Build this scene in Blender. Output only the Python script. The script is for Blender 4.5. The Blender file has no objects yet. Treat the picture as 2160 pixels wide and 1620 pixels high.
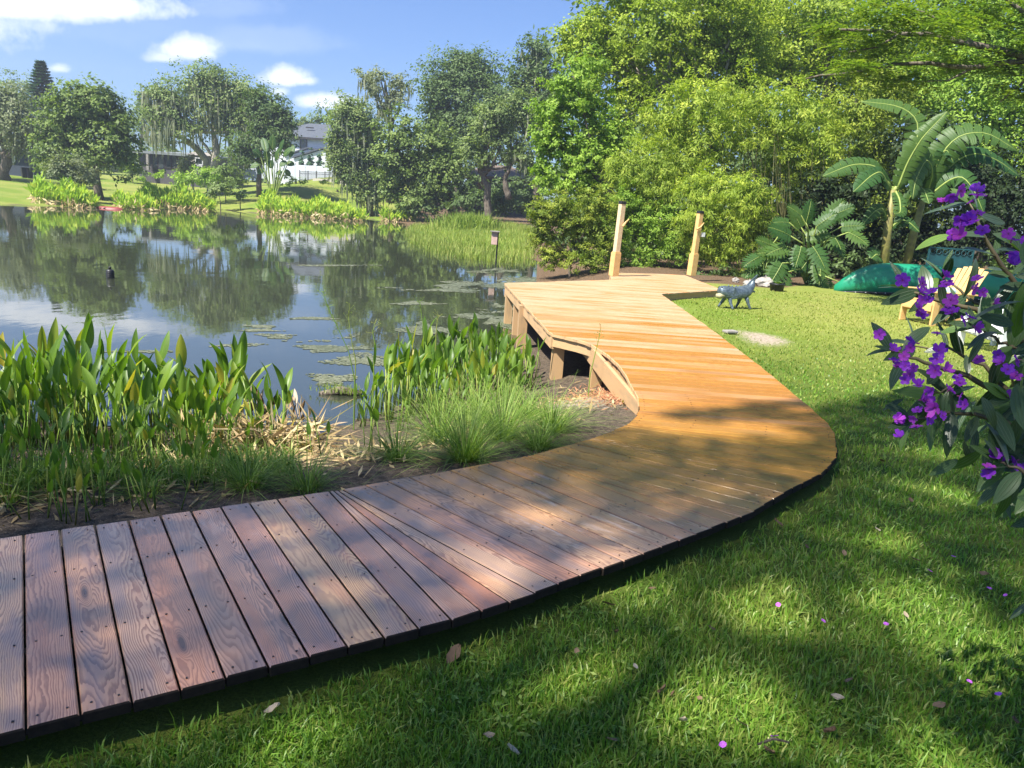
import bpy, math, random
import numpy as np
from mathutils import Vector, Matrix
random.seed(7); rng = np.random.default_rng(11)
D = bpy.data; SC = bpy.context.scene; COL = SC.collection
# ------------------------------------------------------------------ camera
F, W, H = 1623.0, 2160, 1620
PITCH, ROLL, EZ = math.radians(13.4), math.radians(4.0), 1.71
cf = np.array([0, math.cos(PITCH), -math.sin(PITCH)]); u0 = np.array([0, math.sin(PITCH), math.cos(PITCH)]); r0 = np.array([1., 0, 0])
cr = math.cos(ROLL)*r0 + math.sin(ROLL)*u0; cu = -math.sin(ROLL)*r0 + math.cos(ROLL)*u0
EYE = np.array([0, 0, EZ])
cam = D.cameras.new('camera'); co = D.objects.new('camera', cam); COL.objects.link(co)
co.matrix_world = Matrix([[cr[0], cu[0], -cf[0], 0], [cr[1], cu[1], -cf[1], 0], [cr[2], cu[2], -cf[2], EZ], [0, 0, 0, 1]])
cam.sensor_width = 36; cam.lens = 36*F/W; cam.clip_start = .05; cam.clip_end = 3000
SC.camera = co
# ------------------------------------------------------------------ sky, sun, exposure
SUN = np.array([-.44, -.38, .82]); SUN /= np.linalg.norm(SUN)
wd = D.worlds.new('World'); SC.world = wd; wd.use_nodes = True
wt = wd.node_tree; wt.nodes.clear()
class NT:
    """tiny node helper"""
    def __init__(s, t): s.t = t
    def n(s, typ, ins=None, **kw):
        o = s.t.nodes.new('ShaderNode'+typ)
        for k, v in kw.items(): setattr(o, k, v)
        for k, v in (ins or {}).items():
            sk = o.inputs[k]
            if isinstance(v, bpy.types.NodeSocket): s.t.links.new(v, sk)
            else: sk.default_value = v
        return o
    def m(s, op, a, b=0.0, c=0.0, clamp=False):
        return s.n('Math', {0: a, 1: b, 2: c}, operation=op, use_clamp=clamp).outputs[0]
    def v(s, op, a, b=(0, 0, 0)):
        o = s.n('VectorMath', {0: a, 1: b}, operation=op)
        return o.outputs['Value'] if op in ('DOT_PRODUCT', 'LENGTH') else o.outputs[0]
    def mix(s, f, a, b, mode='MIX'):
        o = s.n('Mix', data_type='RGBA', blend_type=mode)
        for i, x in ((0, f), (6, a), (7, b)):
            sk = o.inputs[i]
            if isinstance(x, bpy.types.NodeSocket): s.t.links.new(x, sk)
            else: sk.default_value = (tuple(x)+(1,))[:4] if i else x
        return o.outputs[2]
    def mr(s, x, a, b, c=0.0, d=1.0, typ='SMOOTHSTEP'):
        return s.n('MapRange', {0: x, 1: a, 2: b, 3: c, 4: d}, interpolation_type=typ).outputs[0]
    def noise(s, vec, sc, det=4, rough=.55, dims='3D', w=None):
        ins = {'Vector': vec, 'Scale': sc, 'Detail': det, 'Roughness': rough}
        if w is not None: ins['W'] = w
        return s.n('TexNoise', ins, noise_dimensions=dims).outputs[0]
    def ramp(s, x, stops):
        o = s.n('ValToRGB', {0: x}); e = o.color_ramp.elements
        while len(e) < len(stops): e.new(.5)
        for q, (p, c) in zip(e, stops): q.position = p; q.color = tuple(c)+(1,)
        return o.outputs[0]
w = NT(wt)
skyn = w.n('TexSky', sky_type='NISHITA', sun_disc=False, sun_elevation=math.asin(SUN[2]), sun_rotation=math.atan2(SUN[0], SUN[1]), air_density=1.0, dust_density=.5, ozone_density=2.2)
gen = w.n('TexCoord').outputs['Generated']
nz = w.noise(gen, 16, 7, .62); nz2 = w.noise(gen, 60, 4, .6)
fac = None
def raydir(px, py):
    d = cf + cr*(px-W/2)/F - cu*(py-H/2)/F
    return d/np.linalg.norm(d)
for (px, py, rx, ry, op) in [(30, 8, 200, 46, .93), (220, 20, 150, 38, .9), (402, 108, 75, 34, .9), (345, 122, 40, 15, .6), (122, 146, 30, 15, .6), (606, 165, 62, 27, .95), (640, 172, 45, 16, .7), (685, 216, 76, 26, .9), (590, 195, 25, 14, .6), (470, 15, 110, 30, .12), (540, 90, 190, 35, .14), (300, 60, 240, 60, .06), (-350, 60, 330, 80, .85), (-700, 210, 300, 70, .7), (1500, -400, 500, 120, .6), (500, -700, 500, 160, .7)]:
    c = raydir(px, py); t = raydir(px+10, py)-c; t /= np.linalg.norm(t); vv = np.cross(t, c); vv = vv if vv[2] > 0 else -vv
    dv = w.v('SUBTRACT', gen, tuple(c))
    a = w.m('MULTIPLY', w.v('DOT_PRODUCT', dv, tuple(t)), F/rx); b = w.m('MULTIPLY', w.v('DOT_PRODUCT', dv, tuple(vv)), F/ry)
    b = w.m('MULTIPLY', b, w.m('ADD', 1.0, w.m('MULTIPLY', w.m('LESS_THAN', b, 0.0), .45)))
    dd = w.m('SQRT', w.m('ADD', w.m('MULTIPLY', a, a), w.m('MULTIPLY', b, b)))
    dd = w.m('ADD', dd, w.m('MULTIPLY', w.m('SUBTRACT', nz, .5), 2.1)); dd = w.m('ADD', dd, w.m('MULTIPLY', w.m('SUBTRACT', nz2, .5), .5))
    g = w.mr(dd, 1.05, .25, 0.0, op)
    fac = g if fac is None else w.m('MAXIMUM', fac, g)
ccol = w.mix(w.mr(nz, .35, .65), (5.6, 5.9, 6.6), (7.4, 7.5, 7.8))
skyc = w.mix(1.0, skyn.outputs[0], (.385, .525, .775), 'MULTIPLY')
bg = w.n('Background', {0: w.mix(fac, skyc, ccol), 1: .085})
wt.links.new(bg.outputs[0], w.n('OutputWorld').inputs[0])
sl = D.lights.new('sun', 'SUN'); sl.energy = 4.8; sl.angle = math.radians(.53); sl.color = (1, .95, .86)
so = D.objects.new('sun', sl); COL.objects.link(so); so.rotation_euler = Vector(SUN).to_track_quat('Z', 'Y').to_euler()
SC.view_settings.view_transform = 'Standard'; SC.view_settings.look = 'None'; SC.view_settings.exposure = 1.46; SC.view_settings.gamma = 1
SC.view_settings.use_curve_mapping = False
SC.render.engine = 'CYCLES'; SC.cycles.max_bounces = 7; SC.cycles.transparent_max_bounces = 6; SC.cycles.transmission_bounces = 5
SC.cycles.caustics_reflective = False; SC.cycles.caustics_refractive = False; SC.cycles.sample_clamp_indirect = 6
SC.cycles.use_denoising = True
# ------------------------------------------------------------------ helpers
def at(px, py, Y):
    d = cf + cr*(px-W/2)/F - cu*(py-H/2)/F
    return EYE + d*(Y/d[1])
def atz(px, py, z):
    d = cf + cr*(px-W/2)/F - cu*(py-H/2)/F
    return EYE + d*((z-EZ)/d[2])
def P2(pts, Y): return [at(x, y, Y) for x, y in pts]
def tag(o, label=None, cat=None, group=None, kind=None):
    for k, v in (('label', label), ('category', cat), ('group', group), ('kind', kind)):
        if v: o[k] = v
    return o
def empty(name, loc, label, cat, group=None, rz=0):
    o = D.objects.new(name, None); COL.objects.link(o); o.location = Vector(loc); o.rotation_euler = (0, 0, rz); o.empty_display_size = .1
    return tag(o, label, cat, group)
def link(name, me, parent=None, mats=()):
    o = D.objects.new(name, me); COL.objects.link(o)
    for m_ in mats: me.materials.append(m_)
    if parent is not None:
        o.parent = parent; o.matrix_parent_inverse = wm(parent).inverted()
    return o
def wm(o):
    M = Matrix.LocRotScale(o.location, o.rotation_euler, o.scale)
    return (wm(o.parent) @ o.matrix_parent_inverse @ M) if o.parent else M
def npmesh(name, V, faces, k=4, rnd=None, smooth=False, mi=None):
    """V (n,3); faces (m,k) array, or list of arrays of different k"""
    V = np.asarray(V, np.float32); me = D.meshes.new(name)
    fl = faces if isinstance(faces, list) else [faces]
    fl = [np.asarray(f, np.int32) for f in fl if len(f)]
    loops = np.concatenate([f.ravel() for f in fl]); tot = np.concatenate([np.full(len(f), f.shape[1], np.int32) for f in fl])
    me.vertices.add(len(V)); me.vertices.foreach_set('co', V.ravel())
    me.loops.add(len(loops)); me.loops.foreach_set('vertex_index', loops)
    me.polygons.add(len(tot)); st = np.concatenate([[0], np.cumsum(tot)[:-1]]).astype(np.int32)
    me.polygons.foreach_set('loop_start', st); me.polygons.foreach_set('loop_total', tot)
    if mi is not None: me.polygons.foreach_set('material_index', np.asarray(mi, np.int32))
    me.update(calc_edges=True)
    if rnd is not None:
        at_ = me.attributes.new('rnd', 'FLOAT', 'FACE'); at_.data.foreach_set('value', np.asarray(rnd, np.float32))
    if smooth: me.polygons.foreach_set('use_smooth', np.ones(len(tot), bool))
    return me
class MB:
    """collects shapes, builds ONE mesh object"""
    def __init__(s): s.v = []; s.f = []; s.mi = []; s.cur = 0
    def poly(s, vs, fs):
        b = len(s.v); s.v += [tuple(map(float, p)) for p in vs]; s.f += [tuple(b+i for i in f) for f in fs]; s.mi += [s.cur]*len(fs); return s
    def box(s, c, d, M=None, rz=0):
        c = Vector(c); hx, hy, hz = d[0]/2, d[1]/2, d[2]/2
        M = M or Matrix.Rotation(rz, 3, 'Z')
        vs = [c + M @ Vector((x, y, z)) for z in (-hz, hz) for x, y in ((-hx, -hy), (hx, -hy), (hx, hy), (-hx, hy))]
        return s.poly(vs, [(3, 2, 1, 0), (4, 5, 6, 7), (0, 1, 5, 4), (1, 2, 6, 5), (2, 3, 7, 6), (3, 0, 4, 7)])
    def bar(s, a, b, wd_, th, up=(0, 0, 1)):
        a = Vector(a); b = Vector(b); z = (b-a).normalized(); x = Vector(up).cross(z)
        if x.length < 1e-4: x = Vector((1, 0, 0))
        x.normalize(); y = z.cross(x); M = Matrix((x, y, z)).transposed()
        return s.box((a+b)/2, (wd_, th, (b-a).length), M)
    def tube(s, pts, rad, k=8, cap=True):
        pts = [Vector(p) for p in pts]; n = len(pts)
        if not hasattr(rad, '__len__'): rad = [rad]*n
        vs = []; up = Vector((.31, .17, .93))
        for i, p in enumerate(pts):
            t = (pts[min(i+1, n-1)]-pts[max(i-1, 0)]).normalized()
            x = up.cross(t)
            if x.length < .05: x = Vector((1, 0, 0)).cross(t)
            x.normalize(); y = t.cross(x)
            vs += [p + (x*math.cos(2*math.pi*j/k)+y*math.sin(2*math.pi*j/k))*rad[i] for j in range(k)]
        fs = [(i*k+j, i*k+(j+1) % k, (i+1)*k+(j+1) % k, (i+1)*k+j) for i in range(n-1) for j in range(k)]
        if cap: fs += [tuple(range(k-1, -1, -1)), tuple((n-1)*k+j for j in range(k))]
        return s.poly(vs, fs)
    def lathe(s, c, prof, k=16):
        c = Vector(c); vs = [c+Vector((r*math.cos(2*math.pi*j/k), r*math.sin(2*math.pi*j/k), z)) for r, z in prof for j in range(k)]; n = len(prof)
        fs = [(i*k+j, i*k+(j+1) % k, (i+1)*k+(j+1) % k, (i+1)*k+j) for i in range(n-1) for j in range(k)]
        fs += [tuple(range(k-1, -1, -1)), tuple((n-1)*k+j for j in range(k))]
        return s.poly(vs, fs)
    def mesh(s, name, smooth=False):
        me = D.meshes.new(name); me.from_pydata(s.v, [], s.f); me.polygons.foreach_set('material_index', s.mi)
        if smooth: me.polygons.foreach_set('use_smooth', [True]*len(s.f))
        me.update(); return me
    def build(s, name, mats, parent=None, smooth=False, bevel=0):
        mats = mats if isinstance(mats, (list, tuple)) else [mats]
        o = link(name, s.mesh(name, smooth), parent, mats)
        if bevel:
            b = o.modifiers.new('bevel', 'BEVEL'); b.width = bevel; b.segments = 2; b.limit_method = 'ANGLE'
        return o
# ------------------------------------------------------------------ materials
def mat(name, fn):
    m_ = D.materials.new(name); m_.use_nodes = True; m_.node_tree.nodes.clear(); t = NT(m_.node_tree)
    out = t.n('OutputMaterial'); sh = fn(t); m_.node_tree.links.new(sh, out.inputs[0]); return m_
def pb(t, **k):
    nm = {'col': 'Base Color', 'rough': 'Roughness', 'spec': 'Specular IOR Level', 'nor': 'Normal', 'metal': 'Metallic', 'coat': 'Coat Weight', 'coatr': 'Coat Roughness', 'ior': 'IOR', 'sheen': 'Sheen Weight'}
    return t.n('BsdfPrincipled', {nm[a]: ((tuple(b)+(1,)) if a == 'col' and isinstance(b, tuple) and len(b) == 3 else b) for a, b in k.items()}).outputs[0]
def attr(t, nm): return t.n('Attribute', attribute_name=nm).outputs['Fac']
def orand(t): return t.n('ObjectInfo').outputs['Random']
def bump(t, h, st=.4, dist=.02): return t.n('Bump', {'Strength': st, 'Distance': dist, 'Height': h}).outputs[0]
def pos(t): return t.n('NewGeometry').outputs['Position']
def leafmat(name, cols, transl=.35, rough=.55, spec=.22, objvar=False, gain=1.22, tcol=(1.25, 1.35, .45)):
    def fn(t):
        r = attr(t, 'rnd')
        if objvar: r = orand(t)
        n = len(cols); c = t.ramp(r, [(i/(n-1), tuple(x*gain for x in q)) for i, q in enumerate(cols)])
        big = t.noise(pos(t), .55, 3); c = t.mix(1.0, c, t.ramp(big, [(.3, (.78, .82, .8)), (.7, (1.18, 1.14, 1.05))]), 'MULTIPLY')
        a = pb(t, col=c, rough=rough, spec=spec)
        b = t.n('BsdfTranslucent', {0: t.mix(1.0, c, tcol, 'MULTIPLY')}).outputs[0]
        return t.n('MixShader', {0: transl, 1: a, 2: b}).outputs[0]
    return mat(name, fn)
def plain(name, c1, c2=None, rough=.6, sc=8, spec=.4, bst=.15, metal=0.0, **k):
    def fn(t):
        p = t.n('TexCoord').outputs['Object']; n = t.noise(p, sc, 5, .6)
        c = t.mix(t.mr(n, .3, .7), c1, c2 or tuple(x*.75 for x in c1))
        return pb(t, col=c, rough=rough, spec=spec, metal=metal, nor=bump(t, n, bst, .01), **k)
    return mat(name, fn)
def bark(name, c1, c2):
    def fn(t):
        p = t.v('MULTIPLY', pos(t), (6, 6, 1.6)); n = t.noise(p, 2.2, 6, .65)
        return pb(t, col=t.mix(t.mr(n, .3, .7), c1, c2), rough=.9, spec=.15, nor=bump(t, n, .8, .04))
    return mat(name, fn)
M = {}
M['bark'] = bark('bark', (.07, .055, .042), (.2, .17, .135)); M['bark_pale'] = bark('bark_pale', (.2, .17, .14), (.46, .42, .36)); M['bark_dark'] = bark('bark_dark', (.035, .028, .022), (.1, .08, .065))
# wood with real ring geometry in plank UV (u along metres, v across metres)
def wood(name, deck=True):
    def fn(t):
        uv = t.n('UVMap', uv_map='plank').outputs[0]; s = t.n('SeparateXYZ', {0: uv}); u, v = s.outputs[0], s.outputs[1]; R = orand(t)
        R2 = t.m('FRACT', t.m('MULTIPLY', R, 17.31)); R3 = t.m('FRACT', t.m('MULTIPLY', R, 53.7)); R4 = t.m('FRACT', t.m('MULTIPLY', R, 91.3))
        off = t.m('MULTIPLY', R, 60.0)
        q = t.n('CombineXYZ', {0: t.m('ADD', u, off), 1: t.m('MULTIPLY', v, 5.0), 2: off}).outputs[0]
        # knots
        kv = t.n('CombineXYZ', {0: t.m('ADD', t.m('MULTIPLY', u, 1.5), off), 1: t.m('ADD', t.m('MULTIPLY', v, 7.0), off), 2: R}).outputs[0]
        vor = t.n('TexVoronoi', {'Vector': kv, 'Scale': .75, 'Randomness': 1.0}, feature='F1'); kd = vor.outputs['Distance']
        kn = t.mr(kd, .16, .02)
        n1 = t.noise(q, 1.05, 2, .45); n2 = t.noise(q, 7, 3, .5)
        Y = t.m('ADD', .012, t.m('MULTIPLY', t.m('ADD', n1, t.m('MULTIPLY', n2, .10)), .15)); Y = t.m('ADD', Y, t.m('MULTIPLY', kn, .03))
        X = t.m('ADD', t.m('SUBTRACT', v, t.m('MULTIPLY', t.m('SUBTRACT', R2, .5), .20)), t.m('MULTIPLY', t.m('SUBTRACT', n2, .5), .008))
        rr = t.m('SQRT', t.m('ADD', t.m('MULTIPLY', X, X), t.m('MULTIPLY', Y, Y)))
        ring = t.m('FRACT', t.m('MULTIPLY', rr, t.m('ADD', 120.0, t.m('MULTIPLY', R3, 110.0))))
        late = t.m('MULTIPLY', t.mr(ring, .25, .82), t.mr(ring, 1.0, .93))
        fib = t.noise(t.n('CombineXYZ', {0: t.m('MULTIPLY', u, 3.0), 1: t.m('MULTIPLY', v, 260.0), 2: off}).outputs[0], 1.0, 2)
        g = pos(t); gs = t.n('SeparateXYZ', {0: g}); gy = gs.outputs[1]
        blo = t.noise(q, 2.2, 3, .55); blo2 = t.noise(t.v('ADD', q, (9, 4, 2)), 1.5, 3, .5)
        early = t.ramp(R, [(0, (.58, .35, .19)), (.2, (.46, .20, .11)), (.4, (.46, .30, .19)), (.6, (.56, .27, .16)), (.8, (.36, .22, .14)), (1, (.54, .33, .15))])
        lt = t.ramp(R4, [(0, (.17, .08, .05)), (.5, (.16, .065, .042)), (1, (.12, .07, .055))])
        c = t.mix(t.m('MULTIPLY', late, t.m('ADD', .48, t.m('MULTIPLY', R3, .28))), early, lt)
        c = t.mix(t.m('MULTIPLY', t.mr(blo, .46, .66), .50), c, (.20, .15, .15)); c = t.mix(t.m('MULTIPLY', t.mr(blo2, .50, .68), .40), c, (.42, .16, .075))
        c = t.mix(t.m('MULTIPLY', t.mr(kd, .10, .04), .85), c, (.045, .03, .025))
        if deck:
            # sun-dried boards far out: pale; soaked boards between: orange; streaks end where the water ended
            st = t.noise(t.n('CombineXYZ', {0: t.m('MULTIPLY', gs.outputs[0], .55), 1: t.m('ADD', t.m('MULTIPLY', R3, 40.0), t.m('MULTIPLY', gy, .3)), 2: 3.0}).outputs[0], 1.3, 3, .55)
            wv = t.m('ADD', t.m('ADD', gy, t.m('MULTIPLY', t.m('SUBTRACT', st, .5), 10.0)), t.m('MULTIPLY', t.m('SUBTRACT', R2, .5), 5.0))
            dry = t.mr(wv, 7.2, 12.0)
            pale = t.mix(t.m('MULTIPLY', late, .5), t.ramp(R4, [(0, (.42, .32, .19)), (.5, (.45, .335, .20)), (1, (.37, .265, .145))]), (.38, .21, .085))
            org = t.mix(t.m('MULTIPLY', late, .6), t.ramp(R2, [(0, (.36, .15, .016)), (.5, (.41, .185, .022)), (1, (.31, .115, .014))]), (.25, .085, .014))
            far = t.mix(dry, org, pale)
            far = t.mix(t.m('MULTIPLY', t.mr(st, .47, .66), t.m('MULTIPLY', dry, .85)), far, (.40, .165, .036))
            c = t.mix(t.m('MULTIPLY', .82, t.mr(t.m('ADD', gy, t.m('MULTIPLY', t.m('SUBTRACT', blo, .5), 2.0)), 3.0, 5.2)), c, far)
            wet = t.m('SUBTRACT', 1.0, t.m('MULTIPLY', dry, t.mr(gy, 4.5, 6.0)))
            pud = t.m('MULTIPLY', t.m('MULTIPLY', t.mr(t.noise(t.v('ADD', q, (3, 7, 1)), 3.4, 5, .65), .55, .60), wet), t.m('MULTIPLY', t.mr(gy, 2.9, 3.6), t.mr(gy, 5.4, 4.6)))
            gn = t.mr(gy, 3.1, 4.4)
            c = t.mix(t.m('MULTIPLY', t.m('MULTIPLY', gn, t.mr(gy, 6.0, 5.2)), .42), c, (.23, .145, .012))  # olive-gold of the reflected trees tinted into the middle boards
            rough = t.m('SUBTRACT', t.m('SUBTRACT', .62, t.m('MULTIPLY', wet, .36)), t.m('MULTIPLY', pud, .18))
            rough = t.m('ADD', rough, t.m('MULTIPLY', t.m('SUBTRACT', blo2, .5), .10))
            hgt = t.m('MULTIPLY', t.m('ADD', t.m('MULTIPLY', late, .35), fib), t.m('SUBTRACT', 1.0, t.m('MULTIPLY', pud, .85)))
            return pb(t, col=c, rough=rough, spec=t.m('ADD', .25, t.m('MULTIPLY', t.mr(gy, 4.6, 3.4), .45)), coat=t.m('MULTIPLY', t.mr(gy, 4.4, 3.3, .04, 1.0), t.m('ADD', .26, t.m('MULTIPLY', pud, .6))), coatr=.14, nor=bump(t, hgt, .20, .003))
        c = t.mix(.75, c, t.ramp(R2, [(0, (.52, .36, .18)), (1, (.46, .31, .15))]))
        c = t.mix(t.m('MULTIPLY', t.mr(blo, .5, .7), .4), c, (.25, .17, .10))
        return pb(t, col=c, rough=.75, spec=.25, nor=bump(t, fib, .3, .003))
    return mat(name, fn)
M['deck'] = wood('wet_deck_wood'); M['timber'] = wood('timber', False)
M['timber_dark'] = bark('shaded_timber', (.03, .022, .016), (.06, .045, .032))  # shade under the plank overhang put into the fascia colour
M['endgrain_shade'] = plain('soaked_shaded_ends', (.022, .016, .012), (.012, .009, .007), .85, 40, .15)  # wet end grain, blackened further for the shade along near plank edges
M['post_pale'] = plain('pale_post_wood', (.68, .52, .32), (.58, .42, .24), .7, 14)  # paler wood for the first tall post
def groundfn(t):
    g = pos(t); mud, lit, soil, farg = attr(t, 'mud'), attr(t, 'litter'), attr(t, 'soil'), attr(t, 'far')
    n = t.noise(g, 1.1, 5, .6); f = t.noise(g, 22, 5, .7); ff = t.noise(g, 90, 3, .7)
    lawn = t.mix(t.mr(n, .35, .65), (.075, .125, .018), (.14, .175, .03)); lawn = t.mix(t.mr(ff, .35, .7), t.mix(.5, lawn, (.03, .05, .008)), lawn)
    lf = t.mix(t.mr(t.noise(g, .22, 4, .6), .38, .62), (.14, .20, .026), (.24, .25, .06)); lf = t.mix(t.mr(f, .3, .7), t.mix(.35, lf, (.06, .12, .01)), lf)
    lawn = t.mix(farg, lawn, lf)  # far lawn blends to a brighter green, sunshine put into the colour
    mc = t.mix(t.mr(f, .35, .65), (.042, .033, .025), (.12, .092, .066)); mc = t.mix(t.mr(ff, .55, .75), mc, (.34, .26, .17))
    lc = t.mix(t.mr(f, .35, .65), (.05, .035, .022), (.17, .11, .065)); lc = t.mix(t.mr(ff, .55, .72), lc, (.30, .22, .13))
    sc = t.mix(t.mr(f, .35, .65), (.24, .19, .14), (.42, .35, .27)); sc = t.mix(t.mr(ff, .6, .75), sc, (.10, .075, .05))
    c = t.mix(t.mr(t.m('ADD', mud, t.m('MULTIPLY', t.m('SUBTRACT', f, .5), .5)), .3, .7), lawn, mc)
    c = t.mix(t.mr(t.m('ADD', lit, t.m('MULTIPLY', t.m('SUBTRACT', f, .5), .7)), .3, .7), c, lc)
    c = t.mix(t.mr(t.m('ADD', soil, t.m('MULTIPLY', t.m('SUBTRACT', f, .5), .9)), .35, .75), c, sc)
    return pb(t, col=c, rough=.92, spec=.15, nor=bump(t, t.m('ADD', f, ff), .5, .03))
M['ground'] = mat('ground', groundfn)
def waterfn(t):
    g = pos(t); a = t.noise(t.v('MULTIPLY', g, (1, .55, 1)), 1.5, 4, .55); b = t.noise(g, 7, 3)
    breeze = t.mr(t.noise(t.v('MULTIPLY', g, (.35, 1, 1)), .22, 3), .45, .65, .5, 1.3)
    h = t.m('MULTIPLY', t.m('ADD', a, t.m('MULTIPLY', b, .12)), breeze)
    return pb(t, col=(.034, .040, .024), rough=.015, ior=1.8, spec=.5, nor=bump(t, h, .042, .10))
M['water'] = mat('lake_water', waterfn)
M['algae'] = leafmat('algae', [(.045, .055, .03), (.085, .095, .06), (.15, .16, .12)], .05, .7, .25)
M['mossgrey'] = leafmat('spanish_moss', [(.10, .12, .07), (.17, .19, .12), (.27, .28, .20)], .25, .9, .1)
M['lf_olive'] = leafmat('leaf_olive', [(.055, .085, .03), (.10, .14, .045), (.16, .19, .075)], gain=1.75)
M['lf_grey'] = leafmat('leaf_greyoak', [(.09, .115, .06), (.14, .165, .085), (.20, .22, .13)], .3, gain=1.40)
M['lf_mid'] = leafmat('leaf_mid', [(.055, .085, .026), (.09, .13, .036), (.15, .19, .055)], gain=1.75)
M['lf_dark'] = leafmat('leaf_dark', [(.036, .06, .024), (.058, .09, .032), (.095, .135, .05)], gain=1.85)
M['lf_light'] = leafmat('leaf_light', [(.11, .19, .025), (.18, .28, .04), (.28, .37, .075)], .4, gain=1.35)
M['lf_yel'] = leafmat('leaf_yellowgreen', [(.12, .17, .02), (.20, .27, .03), (.33, .37, .055)], .42, gain=1.35)
M['lf_bamboo'] = leafmat('leaf_bamboo', [(.10, .15, .022), (.20, .27, .035), (.36, .39, .07)], .45, gain=1.4)
M['lf_bush'] = leafmat('leaf_waxbush', [(.06, .10, .015), (.13, .17, .022), (.24, .26, .04)], .35, gain=1.60)
M['lf_feather'] = leafmat('leaf_feathery', [(.05, .10, .018), (.12, .19, .03), (.22, .28, .05)], .4)
M['lf_shade'] = leafmat('leaf_shade_green', [(.014, .028, .010), (.025, .045, .015), (.05, .075, .028)], .2, gain=1.0)  # deep shade of the thicket put into the leaf colour
M['lf_pine'] = leafmat('needle_pine', [(.03, .075, .04), (.05, .11, .055), (.08, .15, .07)], .2)
M['lf_reed'] = leafmat('leaf_reed', [(.17, .30, .02), (.26, .40, .025), (.42, .46, .05)], .4, gain=1.10)
M['lf_dry'] = leafmat('leaf_dry', [(.16, .10, .05), (.33, .24, .12), (.52, .42, .24)], .25)
M['lf_marsh'] = leafmat('leaf_marsh', [(.13, .20, .035), (.20, .27, .055), (.33, .34, .11)], .35)
M['lf_clump'] = leafmat('leaf_clumpgrass', [(.07, .13, .025), (.13, .22, .035), (.27, .34, .10)], .35)
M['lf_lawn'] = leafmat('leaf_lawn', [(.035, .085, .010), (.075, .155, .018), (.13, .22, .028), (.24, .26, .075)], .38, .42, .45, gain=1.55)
M['lf_lawnsun'] = leafmat('leaf_lawn_dry_sunlit', [(.13, .18, .028), (.19, .24, .045), (.25, .28, .065), (.33, .31, .12)], .4)  # drier far lawn, with the sun's brightness put into its colour
def paddlefn(t):
    uv = t.n('UVMap', uv_map='leaf').outputs[0]; s = t.n('SeparateXYZ', {0: uv}); R = orand(t)
    c = t.ramp(R, [(0, (.075, .15, .018)), (.5, (.115, .21, .022)), (.8, (.16, .26, .026)), (.93, (.24, .30, .03)), (1, (.42, .34, .05))])
    vein = t.mr(t.m('ABSOLUTE', t.m('SUBTRACT', s.outputs[1], .5)), .045, .0)
    rib = t.n('TexWave', {'Vector': uv, 'Scale': 9.0, 'Distortion': .6}, bands_direction='Y').outputs[1]
    c = t.mix(t.m('MULTIPLY', vein, .5), c, (.20, .30, .05)); c = t.mix(t.m('MULTIPLY', rib, .22), c, (.03, .09, .012))
    sp = t.mr(t.noise(uv, 9, 4, .7), .66, .74); c = t.mix(t.m('MULTIPLY', sp, .6), c, (.28, .20, .06))
    a = pb(t, col=c, rough=.42, spec=.4); b = t.n('BsdfTranslucent', {0: t.mix(1.0, c, (1.5, 1.6, .5), 'MULTIPLY')}).outputs[0]
    return t.n('MixShader', {0: .42, 1: a, 2: b}).outputs[0]
M['paddle'] = mat('paddle_leaf', paddlefn)
M['stem'] = leafmat('plant_stem', [(.10, .18, .03), (.16, .25, .04), (.25, .26, .07)], .2, objvar=True)
def tibfn(t):
    uv = t.n('UVMap', uv_map='leaf').outputs[0]; s = t.n('SeparateXYZ', {0: uv}); v = t.m('ABSOLUTE', t.m('SUBTRACT', s.outputs[1], .5)); R = orand(t)
    c = t.ramp(R, [(0, (.028, .055, .022)), (.6, (.045, .085, .026)), (.85, (.08, .15, .03)), (1, (.13, .22, .035))])
    l1 = t.mr(v, .035, .0); l2 = t.mr(t.m('ABSOLUTE', t.m('SUBTRACT', v, .24)), .03, .0)
    c = t.mix(t.m('MULTIPLY', t.m('MAXIMUM', l1, l2), .45), c, (.16, .21, .14))
    h = t.m('MULTIPLY', t.m('MAXIMUM', l1, l2), -1.0)
    a = pb(t, col=c, rough=.36, spec=.45, sheen=.08, nor=bump(t, h, .6, .004)); b = t.n('BsdfTranslucent', {0: t.mix(1.0, c, (1.3, 1.6, .4), 'MULTIPLY')}).outputs[0]
    return t.n('MixShader', {0: .25, 1: a, 2: b}).outputs[0]
M['tib'] = mat('flowering_shrub_leaf', tibfn)
def petalfn(t):
    R = orand(t); n = t.noise(t.n('TexCoord').outputs['Object'], 40, 3)
    c = t.ramp(R, [(0, (.24, .04, .55)), (.5, (.36, .05, .56)), (1, (.55, .075, .52))]); c = t.mix(t.m('MULTIPLY', n, .4), c, (.15, .02, .46))
    a = pb(t, col=c, rough=.5, spec=.3); b = t.n('BsdfTranslucent', {0: c}).outputs[0]
    return t.n('MixShader', {0: .45, 1: a, 2: b}).outputs[0]
M['petal'] = mat('purple_petal', petalfn)
M['stamen'] = plain('stamen', (.30, .05, .18)); M['twig'] = plain('twig', (.10, .085, .04), (.06, .045, .025))
def bananafn(t):
    uv = t.n('UVMap', uv_map='leaf').outputs[0]; s = t.n('SeparateXYZ', {0: uv})
    rib = t.n('TexWave', {'Vector': uv, 'Scale': 14.0, 'Distortion': .8}, bands_direction='X').outputs[1]
    c = t.mix(orand(t), (.04, .10, .026), (.085, .15, .03)); c = t.mix(t.m('MULTIPLY', rib, .3), c, (.025, .075, .02))
    a = pb(t, col=c, rough=.45, spec=.28, nor=bump(t, rib, .2, .01)); b = t.n('BsdfTranslucent', {0: t.mix(1.0, c, (1.6, 1.7, .5), 'MULTIPLY')}).outputs[0]
    return t.n('MixShader', {0: .32, 1: a, 2: b}).outputs[0]
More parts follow.
